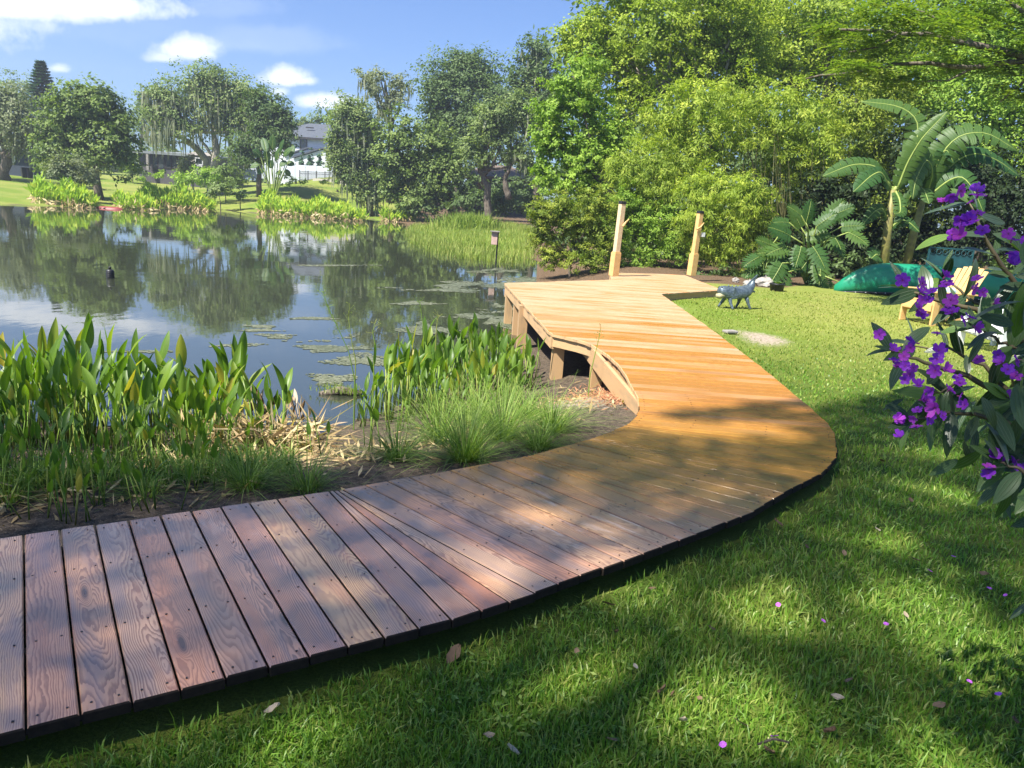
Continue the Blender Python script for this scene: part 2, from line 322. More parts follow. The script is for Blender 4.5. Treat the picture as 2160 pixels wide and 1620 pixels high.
M['banana'] = mat('banana_leaf', bananafn); M['rib'] = plain('banana_rib', (.27, .33, .08), (.20, .27, .06)); M['pseudo'] = plain('banana_stem', (.26, .25, .06), (.14, .12, .045), .55, 5)
M['canoe'] = plain('canoe_green', (.012, .23, .12), (.010, .20, .105), .38, 3, .5, .02); M['black'] = plain('black_plastic', (.018, .018, .02), None, .45)
M['white'] = plain('white_paint', (.80, .80, .79), (.74, .74, .73), .5, 4); M['adir'] = plain('adirondack_wood', (.66, .42, .17), (.56, .34, .125), .5, 9)
M['cushion'] = plain('teal_cushion', (.22, .42, .44), (.55, .62, .62), .9, 20); M['teal'] = plain('teal_metal', (.014, .075, .085), (.01, .05, .06), .5)
M['metal'] = plain('sculpture_metal', (.075, .105, .13), (.17, .215, .245), .45, 26, .5, .5, .55); M['jaw'] = plain('sculpture_jaw', (.42, .38, .22), None, .6)
M['rock'] = plain('rock', (.38, .35, .31), (.22, .20, .18), .85, 7, .2, .6); M['soilpot'] = plain('potting_soil', (.05, .035, .025))
M['rooflt'] = plain('roof_light', (.21, .23, .24), (.15, .165, .175), .8, 5); M['roofdk'] = plain('roof_dark', (.085, .095, .115), (.06, .07, .085), .85, 6)
M['roofbr'] = plain('roof_brown', (.16, .12, .09), (.11, .085, .065), .85, 6); M['navy'] = plain('navy_wall', (.035, .05, .075), (.03, .04, .06), .7, 3)
M['charc'] = plain('charcoal_wall', (.085, .08, .085), (.065, .06, .065), .7, 3); M['hwhite'] = plain('white_stucco', (.60, .62, .66), (.55, .57, .61), .8, 2)
M['trim'] = plain('dark_trim', (.03, .026, .026)); M['glass'] = plain('window_glass', (.03, .04, .045), (.05, .06, .06), .06, 2, .6, 0)
M['vinyl'] = plain('white_vinyl', (.52, .55, .62), (.46, .50, .57), .55, 2); M['greywood'] = plain('weathered_wood', (.30, .28, .25), (.20, .18, .16), .85, 9)
M['brick'] = plain('brick', (.22, .09, .06), (.15, .065, .045), .9, 12); M['red'] = plain('red_boat', (.26, .055, .05), (.20, .04, .04), .5, 4)
M['pinkwood'] = plain('nest_box_wood', (.56, .39, .33), (.46, .31, .26), .8, 10); M['concrete'] = plain('concrete', (.50, .46, .40), (.42, .39, .34), .9, 3)
M['lit_leaf'] = leafmat('fallen_leaf', [(.10, .06, .035), (.20, .13, .08), (.40, .33, .26)], .15, .7, .3, objvar=True)
M['petal_fallen'] = plain('fallen_petal', (.50, .15, .55), (.40, .08, .48), .6)
M['copper'] = leafmat('litter_red', [(.20, .08, .045), (.34, .15, .08), (.42, .24, .14)], .1, .8, .2)
# ------------------------------------------------------------------ terrain and lake
WZ = -.62
SH = np.array([(-60, 5), (-20, 5.2), (-8, 6.4), (-4.2, 6.9), (-2.6, 7.0), (-1.9, 7.25), (-1.45, 7.9), (-1.0, 9.0), (-.45, 10.6), (-.05, 12.0), (.1, 14), (.3, 17), (.6, 20), (.5, 23), (.6, 27), (.6, 32), (-1.0, 34), (-2.6, 36.5), (-4.6, 41), (-7.4, 48.5), (-9.3, 62), (-14.2, 67), (-19.8, 60.2), (-25, 63.5), (-26.4, 57.8), (-28.1, 51.4), (-31.1, 46.5), (-40, 40), (-60, 36)], float)
def pip(P, poly):
    x, y = P[:, 0], P[:, 1]; ins = np.zeros(len(P), bool); n = len(poly)
    for i in range(n):
        (x1, y1), (x2, y2) = poly[i], poly[(i+1) % n]
        if y1 == y2: continue
        c = ((y1 > y) != (y2 > y)) & (x < (x2-x1)*(y-y1)/(y2-y1)+x1); ins ^= c
    return ins
def pdist(P, poly, closed=True):
    d = np.full(len(P), 1e9); n = len(poly)
    for i in range(n if closed else n-1):
        a = np.array(poly[i]); b = np.array(poly[(i+1) % n]); ab = b-a
        t = np.clip(((P-a)@ab)/(ab@ab), 0, 1); d = np.minimum(d, np.hypot(*(P-(a+t[:, None]*ab)).T))
    return d
def sst(a, b, x): t = np.clip((x-a)/(b-a), 0, 1); return t*t*(3-2*t)
def lump(P): x, y = P[:, 0], P[:, 1]; return .5*np.sin(x*.9+1.3*np.sin(y*.7))+.3*np.sin(y*1.7+x*.6)+.2*np.sin(x*3.1-y*2.3)
def terr(P):
    P = np.asarray(P, float).reshape(-1, 2); ins = pip(P, SH); d = pdist(P, SH); x, y = P[:, 0], P[:, 1]
    near = WZ+.02+(-.02-WZ)*sst(0, 3.2, d) + .012*lump(P)*sst(.3, 3, d)
    near = near-.17*np.exp(-((x-.75)**2+(y-8.6)**2)/.9)
    slope = np.interp(x, [-60, -36, -30, -22, -14, -8, 0], [.05, .05, .06, .15, .12, .06, .05])
    far = WZ+.02+slope*d; cap = np.interp(x, [-40, -30, -22, -12, -5, 5], [1.6, 1.7, 2.9, 2.7, 1.6, .9]); far = np.where(far > cap, cap+(far-cap)*.06, far)
    w_ = sst(27, 36, y); z = near*(1-w_)+far*w_
    return np.where(ins, WZ-.04-.22*np.minimum(d, 6), z)
def tz(x, y): return float(terr([(x, y)])[0])
# deck outline (plan view)
key = [((-3.6, 2.13), (-2.835, .934), 0), ((-.93, 3.84), (-.165, 2.645), 23), ((-.87, 3.88), (.155, 2.90), 3), ((.1, 4.63), (1.08, 3.70), 9), ((.17, 4.69), (1.38, 3.98), 3), ((.55, 5.09), (1.74, 4.40), 4), ((.60, 5.15), (2.02, 4.70), 3), ((.85, 5.50), (2.27, 5.08), 3), ((.90, 5.58), (2.42, 5.46), 3), ((1.0, 5.85), (2.52, 5.76), 2), ((1.03, 5.99), (2.56, 5.99), 2)]
LE = [(1.03, 5.99), (1.08, 6.4), (1.10, 7.3), (1.09, 7.7), (1.06, 8.0), (1.0, 8.4), (.90, 8.83), (.84, 9.0), (.72, 9.17), (.43, 9.44), (-.29, 14.98), (2.05, 17.28), (2.2, 19.15), (4.24, 20.2)]
RE = [(2.56, 5.99), (2.60, 6.5), (2.66, 7.5), (2.70, 8.6), (2.75, 11), (2.77, 15.0), (4.39, 16.66), (4.24, 20.2)]
DECKPOLY = np.array([k[0] for k in key]+LE[1:]+RE[::-1][1:]+[k[1] for k in key[::-1]][1:])
def ground():
    rr = [.25]
    while rr[-1] < 700: rr.append(rr[-1]*1.034)
    th = np.concatenate([np.radians(np.arange(-52, 52, .42)), np.radians(np.arange(52, 308, 5))]); nr, nt = len(rr), len(th)
    R_, T_ = np.meshgrid(rr, th, indexing='ij'); X = R_*np.sin(T_); Yc = R_*np.cos(T_)
    P = np.stack([X.ravel(), Yc.ravel()], 1); z = terr(P)
    i = np.arange(nr-1)[:, None]*nt; j = np.arange(nt)[None]; j2 = (j+1) % nt
    Fq = np.stack([i+j, i+nt+j, i+nt+j2, i+j2], -1).reshape(-1, 4)[:, ::-1]
    V = np.column_stack([P, z]); c0 = len(V); V = np.vstack([V, [[0, 0, tz(0, 0)]]])
    Fc = np.stack([np.full(nt, c0), np.arange(nt), (np.arange(nt)+1) % nt], 1)[:, ::-1]
    me = npmesh('ground', V, [Fq, Fc], smooth=True)
    P = V[:, :2]; d = pdist(P, SH); ins = pip(P, SH); y = P[:, 1]; x = P[:, 0]
    inner = np.array([(-3.6, 2.1), (-.93, 3.84), (.1, 4.63), (.8, 5.05), (1.5, 5.75), (1.7, 7.3), (2.6, 9), (2.6, 15), (4.4, 17), (4.3, 20.4), (2, 24), (-2, 24), (-8, 10), (-8, 2)])
    mud = np.where(ins | (d < .5), 1., 0.); mud = np.maximum(mud, pip(P, inner)*1.0); mud = np.where(y > 26, np.where(ins, 1., sst(.5, 0, d)*.6), mud)
    lit = sst(19.0, 20.2, y+.3*np.sin(x)-np.interp(x, [6.5, 8.2], [0, 2.6]))*sst(-.3, .6, x)*sst(70, 40, y); lit = np.maximum(lit, pip(P, np.array([(-12, 60), (-2, 40), (6, 26), (9, 40), (4, 100), (-11, 90)]))*sst(44, 52, y)*.8)
    soil = np.exp(-(((x-3.45+.2*np.sin(y*2.1))/.55)**2+((y-11.2)/1.0)**2)*1.2)*.8+.6*np.exp(-(((x-2.95)/.3)**2+((y-14.2)/.5)**2)) + .5*np.exp(-(((x-4.9)/.35)**2+((y-17.6)/.3)**2))
    soil += np.exp(-(((x+21)/6)**2+((y-80)/1.6)**2))*.42+np.exp(-(((x+13)/4)**2+((y-79)/1.6)**2))*.45+np.exp(-(((x+4)/4)**2+((y-62)/1.0)**2))*.6+.8*np.exp(-(((x-.9)/.8)**2+((y-7.6)/1.0)**2))
    for nm, a in (('mud', mud), ('litter', lit), ('soil', soil), ('far', sst(7, 13, y))):
        q = me.attributes.new(nm, 'FLOAT', 'POINT'); q.data.foreach_set('value', a.astype(np.float32))
    tag(link('ground', me, None, [M['ground']]), kind='structure')
ground()
b = MB(); b.poly([(-220, -20, WZ), (40, -20, WZ), (40, 160, WZ), (-220, 160, WZ)], [(0, 1, 2, 3)])
tag(b.build('lake_water', M['water']), kind='structure')
# ------------------------------------------------------------------ boardwalk
def plank_mesh(q, ch=.005, th=.038, z=.14):
    """q: inner0, outer0, outer1, inner1 in plan; chamfered on the long edges and ends"""
    q = [Vector((*p, 0)) for p in q]; c = sum(q, Vector())/4
    u = ((q[1]-q[0])+(q[2]-q[3])).normalized(); vv = Vector((-u.y, u.x, 0))
    if (q[3]-q[0]).dot(vv)+(q[2]-q[1]).dot(vv) < 0: q = [q[3], q[2], q[1], q[0]]
    def ins(p, i, e): return p + u*(e if i in (0, 3) else -e) + vv*(e if i in (0, 1) else -e)
    top = [ins(p, i, ch) for i, p in enumerate(q)]; zj = z+random.uniform(-.0012, .0012)
    vs = [(p.x, p.y, zj-th) for p in q]+[(p.x, p.y, zj-ch) for p in q]+[(p.x, p.y, zj) for p in top]
    fs = [(3, 2, 1, 0), (8, 9, 10, 11)]+[(a+o, (a+1) % 4+o, (a+1) % 4+o+4, a+o+4) for o in (0, 4) for a in range(4)]
    me = D.meshes.new('plank'); me.from_pydata(vs, [], fs); me.update()
    for pl_ in me.polygons:
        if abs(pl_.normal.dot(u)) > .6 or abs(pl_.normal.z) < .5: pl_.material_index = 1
    uv = me.uv_layers.new(name='plank'); mid = (q[0]+q[1]+q[2]+q[3])/4
    for l in me.loops:
        p = Vector(vs[l.vertex_index]); uv.data[l.index].uv = ((p-q[0]).dot(u), (p-mid).dot(vv)+(.02*(z-p.z)/th if p.z < z-.01 else 0))
    return me
deck = empty('boardwalk', (1.2, 6, 0), 'curved wooden boardwalk widening into a dock beside the lake, wet near and sun-dried farther out', 'boardwalk')
def lerp(a, b, t): return (a[0]+(b[0]-a[0])*t, a[1]+(b[1]-a[1])*t)
GAP = .0035
def add_plank(i0, o0, o1, i1):
    i0, o0, o1, i1 = [Vector(p) for p in (i0, o0, o1, i1)]
    def sh(a, b, g): 
        d_ = (b-a); L_ = d_.length; return a+d_*(min(g, L_*.3)/max(L_, 1e-6))
    j = random.uniform(-.006, .006); e = (o0-i0).normalized()*j
    me = plank_mesh([sh(i0, i1, GAP)+e, sh(o0, o1, GAP)+e, sh(o1, o0, GAP)+e, sh(i1, i0, GAP)+e], ch=min(.005, (i1-i0).length*.2))
    link('plank', me, deck, [M['deck'], M['endgrain_shade'] if o0.y < 6 else M['timber']])
PL = []
for (ka, kb) in zip(key[:-1], key[1:]):
    n = kb[2]
    for i in range(n):
        PL.append((lerp(ka[0], kb[0], i/n), lerp(ka[1], kb[1], i/n), lerp(ka[1], kb[1], (i+1)/n), lerp(ka[0], kb[0], (i+1)/n)))
le = np.array(LE); re_ = np.array(RE); ys = np.arange(5.99, 20.1, .1372)
for ya, yb in zip(ys[:-1], ys[1:]):
    l0, l1 = np.interp([ya, yb], le[:, 1], le[:, 0]); r0_, r1_ = np.interp([ya, yb], re_[:, 1], re_[:, 0])
    if r0_-l0 < .1 or r1_-l1 < .03: continue
    PL.append(((l0, ya), (r0_, ya), (r1_, yb), (l1, yb)))
for q in PL: add_plank(*q)
# screw heads: two pairs per board over the stringers, one joined part
sv = MB()
for q in PL[10:60]:
    i0, o0, o1, i1 = [Vector(p) for p in q]
    if (i1-i0).length < .08: continue
    for f_ in (.035, .30, .66, .965):
        for g_ in (.22, .78):
            p = i0.lerp(o0, f_).lerp(i1.lerp(o1, f_), g_); sv.box((p.x+random.uniform(-.004, .004), p.y, .1405), (.006, .006, .004), rz=random.random())
tag(sv.build('screw_heads', M['black'], deck), kind='stuff')
def strip(name, pts, inset, z0, z1, th=.04, m_='timber', side=1):
    """a board standing on edge along a plan polyline"""
    pts = [Vector((p[0], p[1])) for p in pts]; A = []; B = []; n = len(pts)
    for i, p in enumerate(pts):
        t = (pts[min(i+1, n-1)]-pts[max(i-1, 0)]).normalized(); nn = Vector((-t.y, t.x))*side
        A.append(p+nn*inset); B.append(p+nn*(inset+th))
    vs = []; uvs = []; L_ = 0
    for i in range(n):
        if i: L_ += (pts[i]-pts[i-1]).length
        for q, z in ((A[i], z0), (A[i], z1), (B[i], z1), (B[i], z0)): vs.append((q.x, q.y, z)); uvs.append((L_, z-.02))
    fs = [(4*i+j, 4*i+(j+1) % 4, 4*i+4+(j+1) % 4, 4*i+4+j) for i in range(n-1) for j in range(4)]+[(3, 2, 1, 0), tuple(4*n-4+j for j in range(4))]
    me = D.meshes.new(name); me.from_pydata(vs, [], fs); me.update(); uv = me.uv_layers.new(name='plank')
    for l in me.loops: uv.data[l.index].uv = uvs[l.vertex_index]
    return link(name, me, deck, [M[m_]])
strip('fascia_board', LE[9:11], .02, -.055, .1005, side=-1); strip('fascia_board', LE[:10], .03, -.025, .1005, side=-1)
strip('fascia_board', LE[10:12], .03, -.12, .1005, side=-1); strip('fascia_board', LE[11:13], .03, -.12, .1005, side=-1); strip('fascia_board', LE[12:14], .03, -.12, .1005, side=-1)
strip('fascia_board', RE[:6], .03, -.06, .1005, side=1); strip('fascia_board', RE[5:7], .03, -.06, .1005, side=1); strip('fascia_board', RE[6:8], .03, -.06, .1005, side=1)
strip('fascia_board', [k[1] for k in key], .17, -.05, .1005, side=1, m_='timber_dark'); strip('fascia_board', [k[0] for k in key], .10, -.06, .1005, side=-1)
for f_ in (.33, .66): strip('joist', [lerp(k[0], k[1], f_) for k in key], 0, -.05, .1005)
for x0 in (.9, 1.6, 2.2): strip('joist', [(x0 if x0 > 1.2 else 1.15, 6.1), (x0+.05 if x0 > 1.2 else .5, 14.6)], 0, -.10, .1005)
def post_uv(b, name, parent, m_):
    me = b.mesh(name); uv = me.uv_layers.new(name='plank')
    for pl_ in me.polygons:
        for li in pl_.loop_indices:
            p = me.vertices[me.loops[li].vertex_index].co; uv.data[li].uv = (p.z, p.x+p.y)
    return link(name, me, parent, [m_])
for (x, y, s_) in [(-.17, 14.82, .14), (.1, 12.2, .14), (.55, 9.55, .14), (.98, 8.86, .13), (1.14, 8.05, .12), (1.9, 12.4, .14), (1.9, 9.4, .14), (.0, 13.6, .13), (2.15, 17.4, .14), (2.3, 19.0, .14), (1.9, 14.9, .14), (1.0, 16.1, .14)]:
    b = MB(); z0 = min(tz(x, y), WZ)-.35; b.box((x, y, (z0+.10)/2), (s_, s_, .10-z0), rz=.12); post_uv(b, 'support_post', deck, M['timber'])
# the two tall posts at the far end
for k, (px, py, hgt, lab) in enumerate([(1294, 582, 1.66, 'pale tall timber post at the lake side of the dock end, black cap'), (1458, 581, 1.57, 'browner tall timber post at the dock end with a small white box on it')]):
    p = atz(px, py, .14); r = empty('timber_post', (p[0], p[1], .14), lab, 'post', 'tall posts at the end of the dock'); r.rotation_euler = (0, math.radians(1.8), .5)
    x, y = p[0], p[1]
    def loc(b, nm, m_, bev=.006):
        o = D.objects.new(nm, b.mesh(nm)); COL.objects.link(o); o.data.materials.append(m_); o.parent = r
        if bev: q = o.modifiers.new('bevel', 'BEVEL'); q.width = bev; q.segments = 2
        return o
    loc(MB().box((0, 0, hgt/2), (.125, .125, hgt)), 'post_shaft', M['post_pale'] if k == 0 else M['adir'])
    loc(MB().box((0, 0, .27), (.175, .175, .54)), 'post_sleeve', M['adir']); loc(MB().box((0, 0, .553), (.155, .155, .03)), 'sleeve_cap', M['adir'])
    loc(MB().box((0, 0, hgt+.03), (.137, .137, .07)), 'post_cap', M['black'])
    loc(MB().tube([(.03, -.09, hgt-.50), (.09, -.10, hgt-.40), (.17, -.10, hgt-.33)] if k == 0 else [(-.12, -.09, hgt-.40), (0, -.095, hgt-.33), (.09, -.09, hgt-.22)], [.025, .022, .012], 6), 'cleat', M['adir'], 0)
    if k: loc(MB().box((.14, -.06, hgt-.52), (.10, .06, .11)), 'control_box', M['white'])
# ------------------------------------------------------------------ foliage generators
def leaf_arrays(P, Nrm, L, Wd, droop=0.0, fold=.0, axis=None):
    n = len(P); a = rng.normal(size=(n, 3)) if axis is None else axis+rng.normal(size=(n, 3))*.35
    a[:, 2] -= droop; a -= (np.sum(a*Nrm, 1)/np.sum(Nrm*Nrm, 1))[:, None]*Nrm*.85; a /= np.linalg.norm(a, axis=1)[:, None]+1e-9
    s = np.cross(Nrm, a); s /= np.linalg.norm(s, axis=1)[:, None]+1e-9
    L = np.broadcast_to(L, (n,))[:, None]; Wd = np.broadcast_to(Wd, (n,))[:, None]
    m_ = P+a*L*.45
    V = np.stack([P-a*L*.5*0, m_-s*Wd/2, P+a*L, m_+s*Wd/2], 1)
    return V
def crown_mesh(lobes, leaf, k=3.2, clump=26, csz=.16, droop=.3, up=.7, shell=(.45, 1.08), core=True, nmax=90000, jag=.22):
    """lobes: (center, (rx,ry,rz)); leaf: (length, width) -> leaf quads clustered in sprays"""
    C = np.array([l[0] for l in lobes]); Rr = np.array([l[1] for l in lobes]); area = np.pi*Rr[:, 0]*Rr[:, 2]
    n = int(min(nmax, k*area.sum()/(leaf[0]*leaf[1]*.5))); nc = max(8, n//clump)
    li = rng.choice(len(C), nc, p=area/area.sum()); d = rng.normal(size=(nc, 3)); d /= np.linalg.norm(d, axis=1)[:, None]
    rad = shell[0]+(shell[1]-shell[0])*rng.random(nc)**.6; rad *= 1+jag*np.sin(d[:, 0]*5+li)*np.sin(d[:, 2]*6+li*2)+jag*.5*rng.normal(size=nc)
    cc = C[li]+d*Rr[li]*rad[:, None]; cs = csz*np.mean(Rr[:, [0, 2]])
    which = np.repeat(np.arange(nc), clump); off = rng.normal(size=(len(which), 3))*cs; off[:, 2] *= .6
    Pp = cc[which]+off; N = d[which]*.95+rng.normal(size=(len(which), 3))*.55; N[:, 2] += up; N /= np.linalg.norm(N, axis=1)[:, None]
    L = leaf[0]*rng.uniform(.65, 1.25, len(Pp)); Wd = leaf[1]*rng.uniform(.7, 1.2, len(Pp))
    V = leaf_arrays(Pp, N, L, Wd, droop)
    base = rng.random(nc); rnd = np.clip(.55*base[which]+.45*rng.random(len(Pp)), 0, 1)
    if core:   # bigger leaves inside so that the crown closes
        m_ = int(len(Pp)*.10); li = rng.choice(len(C), m_, p=area/area.sum()); dd = rng.normal(size=(m_, 3)); dd /= np.linalg.norm(dd, axis=1)[:, None]
        Q = C[li]+dd*Rr[li]*rng.uniform(.1, .6, m_)[:, None]; N2 = rng.normal(size=(m_, 3)); N2 /= np.linalg.norm(N2, axis=1)[:, None]
        V = np.concatenate([V, leaf_arrays(Q, N2, leaf[0]*1.7, leaf[1]*2.0, droop)]); rnd = np.concatenate([rnd, rng.random(m_)*.5])
    Vf = V.reshape(-1, 3); return npmesh('crown', Vf, np.arange(len(Vf)).reshape(-1, 4), rnd=rnd)
def lob(lobes, Y, dep=.8, jit=.5):
    out = []
    for q in lobes:
        px, py, rx, ry = q[:4]; s = Y/F; dy = (q[4] if len(q) > 4 else random.uniform(-jit, jit)*rx*s)
        c = at(px, py, Y+dy); out.append((c, (rx*s, rx*s*dep, ry*s)))
    return out
def moss_mesh(lobes, n, ln=(1.0, 2.6), wd_=.07):
    C = np.array([l[0] for l in lobes]); Rr = np.array([l[1] for l in lobes]); li = rng.choice(len(C), n); d = rng.normal(size=(n, 3)); d[:, 2] = -abs(d[:, 2])*.6; d[:, 1] -= .5
    d /= np.linalg.norm(d, axis=1)[:, None]; P = C[li]+d*Rr[li]*rng.uniform(.75, 1.02, n)[:, None]
    L = rng.uniform(*ln, n)[:, None]; th = rng.uniform(0, np.pi, n); s = np.stack([np.cos(th), np.sin(th)*.4, 0*th], 1)*wd_*rng.uniform(.5, 1.5, n)[:, None]; dz = np.array([0, 0, -1.])
    j = rng.normal(size=(n, 3))*.06; V = np.stack([P-s*.6, P+s*.6, P+s+dz*L*.45+j, P+dz*L+j*1.5, P-s+dz*L*.45+j], 1)
    return npmesh('moss', V.reshape(-1, 3), np.arange(5*n).reshape(-1, 5), rnd=rng.random(n))
def limbs(trunks, r0_, k=7):
    b = MB()
    for tr in trunks:
        pts, ra = tr[0], tr[1]; n = len(pts)
        out = []; rad = []
        for i in range(n-1):
            for t in np.linspace(0, 1, 4)[:-1]:
                p = np.array(pts[i])*(1-t)+np.array(pts[i+1])*t; out.append(p+rng.normal(size=3)*ra*.25); rad.append(ra*(1-.75*(i+t)/(n-1)))
        out.append(np.array(pts[-1])); rad.append(ra*.22); b.tube(out, rad, k)
    return b
def tree(name, label, cat, Y, lobes, leaf, m_, base, trunks=(), tr=.22, bk='bark', group=None, moss=0, mossln=(1, 2.6), autolimb=True, dep=.8, **kw):
    L = lob(lobes, Y, dep); bx = at(base[0], base[1], Y); gz = tz(bx[0], bx[1]) if Y < 200 else bx[2]
    root = empty(name, (bx[0], bx[1], gz), label, cat, group)
    link('crown', crown_mesh(L, leaf, **kw), root, [m_])
    T = [(P2(t[0], Y), t[1]) for t in trunks]
    top = np.mean([l[0] for l in L], 0); b0 = np.array([bx[0], bx[1], gz-.15])
    if not T: T.append(([b0, b0*.5+np.array([bx[0], bx[1], top[2]])*.5, top], tr))
    else: T[0][0][0] = b0
    if autolimb:
        st = np.array(T[0][0][len(T[0][0])//2])
        for l in L:
            if random.random() < .8: T.append(([st, (st+l[0])/2+np.array([0, 0, -.12*l[1][2]]), l[0]+np.array([0, 0, .5*l[1][2]])], tr*.42))
    limbs(T, tr).build('trunk', M[bk], root, smooth=True)
    if moss: tag(link('spanish_moss', moss_mesh(L, moss, mossln), root, [M['mossgrey']]), kind='stuff')
    return root
# ------------------------------------------------------------------ far bank: houses
def window(par, c, w_, h_, M3, m_='hwhite', fr=.09):
    """recessed pane in a proud frame"""
    c = Vector(c); X = M3 @ Vector((1, 0, 0)); N = M3 @ Vector((0, -1, 0)); Z = Vector((0, 0, 1)); b = MB()
    for s_ in (-1, 1):
        b.box(c+X*s_*(w_/2)+N*.03, (fr, .12, h_+fr), M3); b.box(c+Z*s_*(h_/2)+N*.03, (w_-fr-.004, .118, fr), M3)
    f_ = b.build('window', M[m_], par); MB().box(c+N*.005, (w_-fr, .03, h_-fr), M3).build('pane', M['glass'], f_); return f_
def house_frame(px0, px1, pbase, Y, dyaw=0.0):
    a = at(px0, pbase, Y); b_ = at(px1, pbase, Y); return a, b_
def box_house(name, label, Y, px0, px1, peave, wallm, roofm, depth=8, roofh=1.2, over=.5, yaw=0.0):
    a = at(px0, peave, Y); b_ = at(px1, peave, Y); xc = (a[0]+b_[0])/2; wd_ = b_[0]-a[0]; ze = (a[2]+b_[2])/2; gz = tz(xc, Y)-.3
    r = empty(name, (xc, Y, gz), label, 'house'); M3 = Matrix.Rotation(yaw, 3, 'Z'); o = Vector((xc, Y, 0)); 
    q = lambda x, y, z: o + M3 @ Vector((x, y, 0)) + Vector((0, 0, z))
    MB().box(q(0, depth/2, (gz+ze)/2), (wd_, depth, ze-gz), M3).build('wall', M[wallm], r)
    h = wd_/2+over; d0 = -over; d1 = depth+over; rb = MB(); hr = max(h-depth/2, h*.35)
    rb.poly([q(-h, d0, ze+.01), q(h, d0, ze+.01), q(h, d1, ze+.01), q(-h, d1, ze+.01), q(-h, d0, ze+.22), q(h, d0, ze+.22), q(h, d1, ze+.22), q(-h, d1, ze+.22), q(-hr, (d0+d1)/2, ze+roofh), q(hr, (d0+d1)/2, ze+roofh)],
            [(3, 2, 1, 0), (0, 1, 5, 4), (1, 2, 6, 5), (2, 3, 7, 6), (3, 0, 4, 7), (4, 5, 9, 8), (5, 6, 9), (6, 7, 8, 9), (7, 4, 8)])
    rb.build('roof', M[roofm], r)
    return r, q, M3, ze, gz, wd_
# navy house at the left edge
r, q, M3, ze, gz, wd_ = box_house('navy_house', 'low navy blue house with light grey roof behind the leaning oak at the left edge', 76, -90, 68, 316, 'navy', 'rooflt', 9, .75)
MB().box(q(0, -.56, ze+.1), (wd_+1.0, .08, .24), M3).build('fascia', M['rooflt'], r)
p = at(18, 331, 76); window(r, (p[0], p[1], p[2]), 1.25, .9, M3)
p = at(-40, 335, 76); MB().box((p[0], p[1]-.04, p[2]-.3), (1.0, .1, 2.0), M3).build('door', M['charc'], r)
for i, px in enumerate((50, 62)):
    p = at(px, 352, 74.5); z = tz(p[0], p[1]); t_ = empty('rubbish_bin', (p[0], p[1], z), ('dark wheeled bin beside the navy house wall, nearer the oak', 'dark wheeled bin beside the navy house, at the corner')[i], 'bin', 'bins by the navy house')
    MB().lathe((p[0], p[1], z), [(.26, 0), (.32, .95)], 4).build('bin_body', M['black'], t_); MB().box((p[0], p[1], z+.99), (.56, .58, .07)).build('lid', M['navy'], t_)
# low charcoal house in the middle
r, q, M3, ze, gz, wd_ = box_house('charcoal_house', 'long low charcoal house with pale flat roof and glass doors behind the round tree', 88, 292, 452, 328, 'charc', 'rooflt', 9, .5)
MB().box(q(0, -.56, ze+.12), (wd_+1.0, .08, .28), M3).build('fascia', M['rooflt'], r)
for px in (327, 341):
    p = at(px, 344, 88); d_ = MB().box((p[0], p[1]-.05, p[2]), (.72, .1, 1.75), M3).build('glass_door', M['trim'], r); MB().box((p[0], p[1]-.115, p[2]+.1), (.5, .02, 1.3), M3).build('pane', M['glass'], d_)
for px in (356, 368): p = at(px, 342, 88); window(r, p, .62, 1.25, M3, 'trim')
p = at(312, 342, 87.4); MB().box(p, (.25, .3, 1.7), M3).build('pale_pillar', M['greywood'], r)
# grey tree house
a = at(423, 345, 78); gz = tz(a[0], a[1]); r = empty('tree_house', (a[0], a[1], gz), 'small weathered grey play hut on stilts under the leaning dead trunk', 'play hut')
x, y, z = a; MB().box((x, y+1, z), (1.9, 2.0, 1.5)).build('wall', M['greywood'], r)
MB().poly([(x-1.2, y-.2, z+.76), (x+1.2, y-.2, z+.76), (x+1.2, y+2.2, z+.76), (x-1.2, y+2.2, z+.76), (x-1.2, y+1, z+1.1), (x+1.2, y+1, z+1.1)], [(3, 2, 1, 0), (0, 1, 5, 4), (2, 3, 4, 5), (1, 2, 5), (3, 0, 4)]).build('roof', M['greywood'], r)
window(r, (x-.1, y-.02, z+.2), .7, .62, Matrix.Identity(3), 'hwhite'); window(r, (x-.1, y-.02, z-.48), .5, .5, Matrix.Identity(3), 'hwhite')
MB().box((x+1.0, y-.5, z-.80), (3.2, 1.3, .1)).build('deck', M['greywood'], r)
for dx in (-.4, 1.0, 2.4): MB().bar((x+dx, y-.9, gz-.2), (x+dx, y-.9, z-.86), .13, .13).build('stilt', M['greywood'], r)
MB().bar((x+.8, y-1.0, z-.35), (x+2.5, y-1.0, z-.35), .07, .05).build('rail', M['greywood'], r)
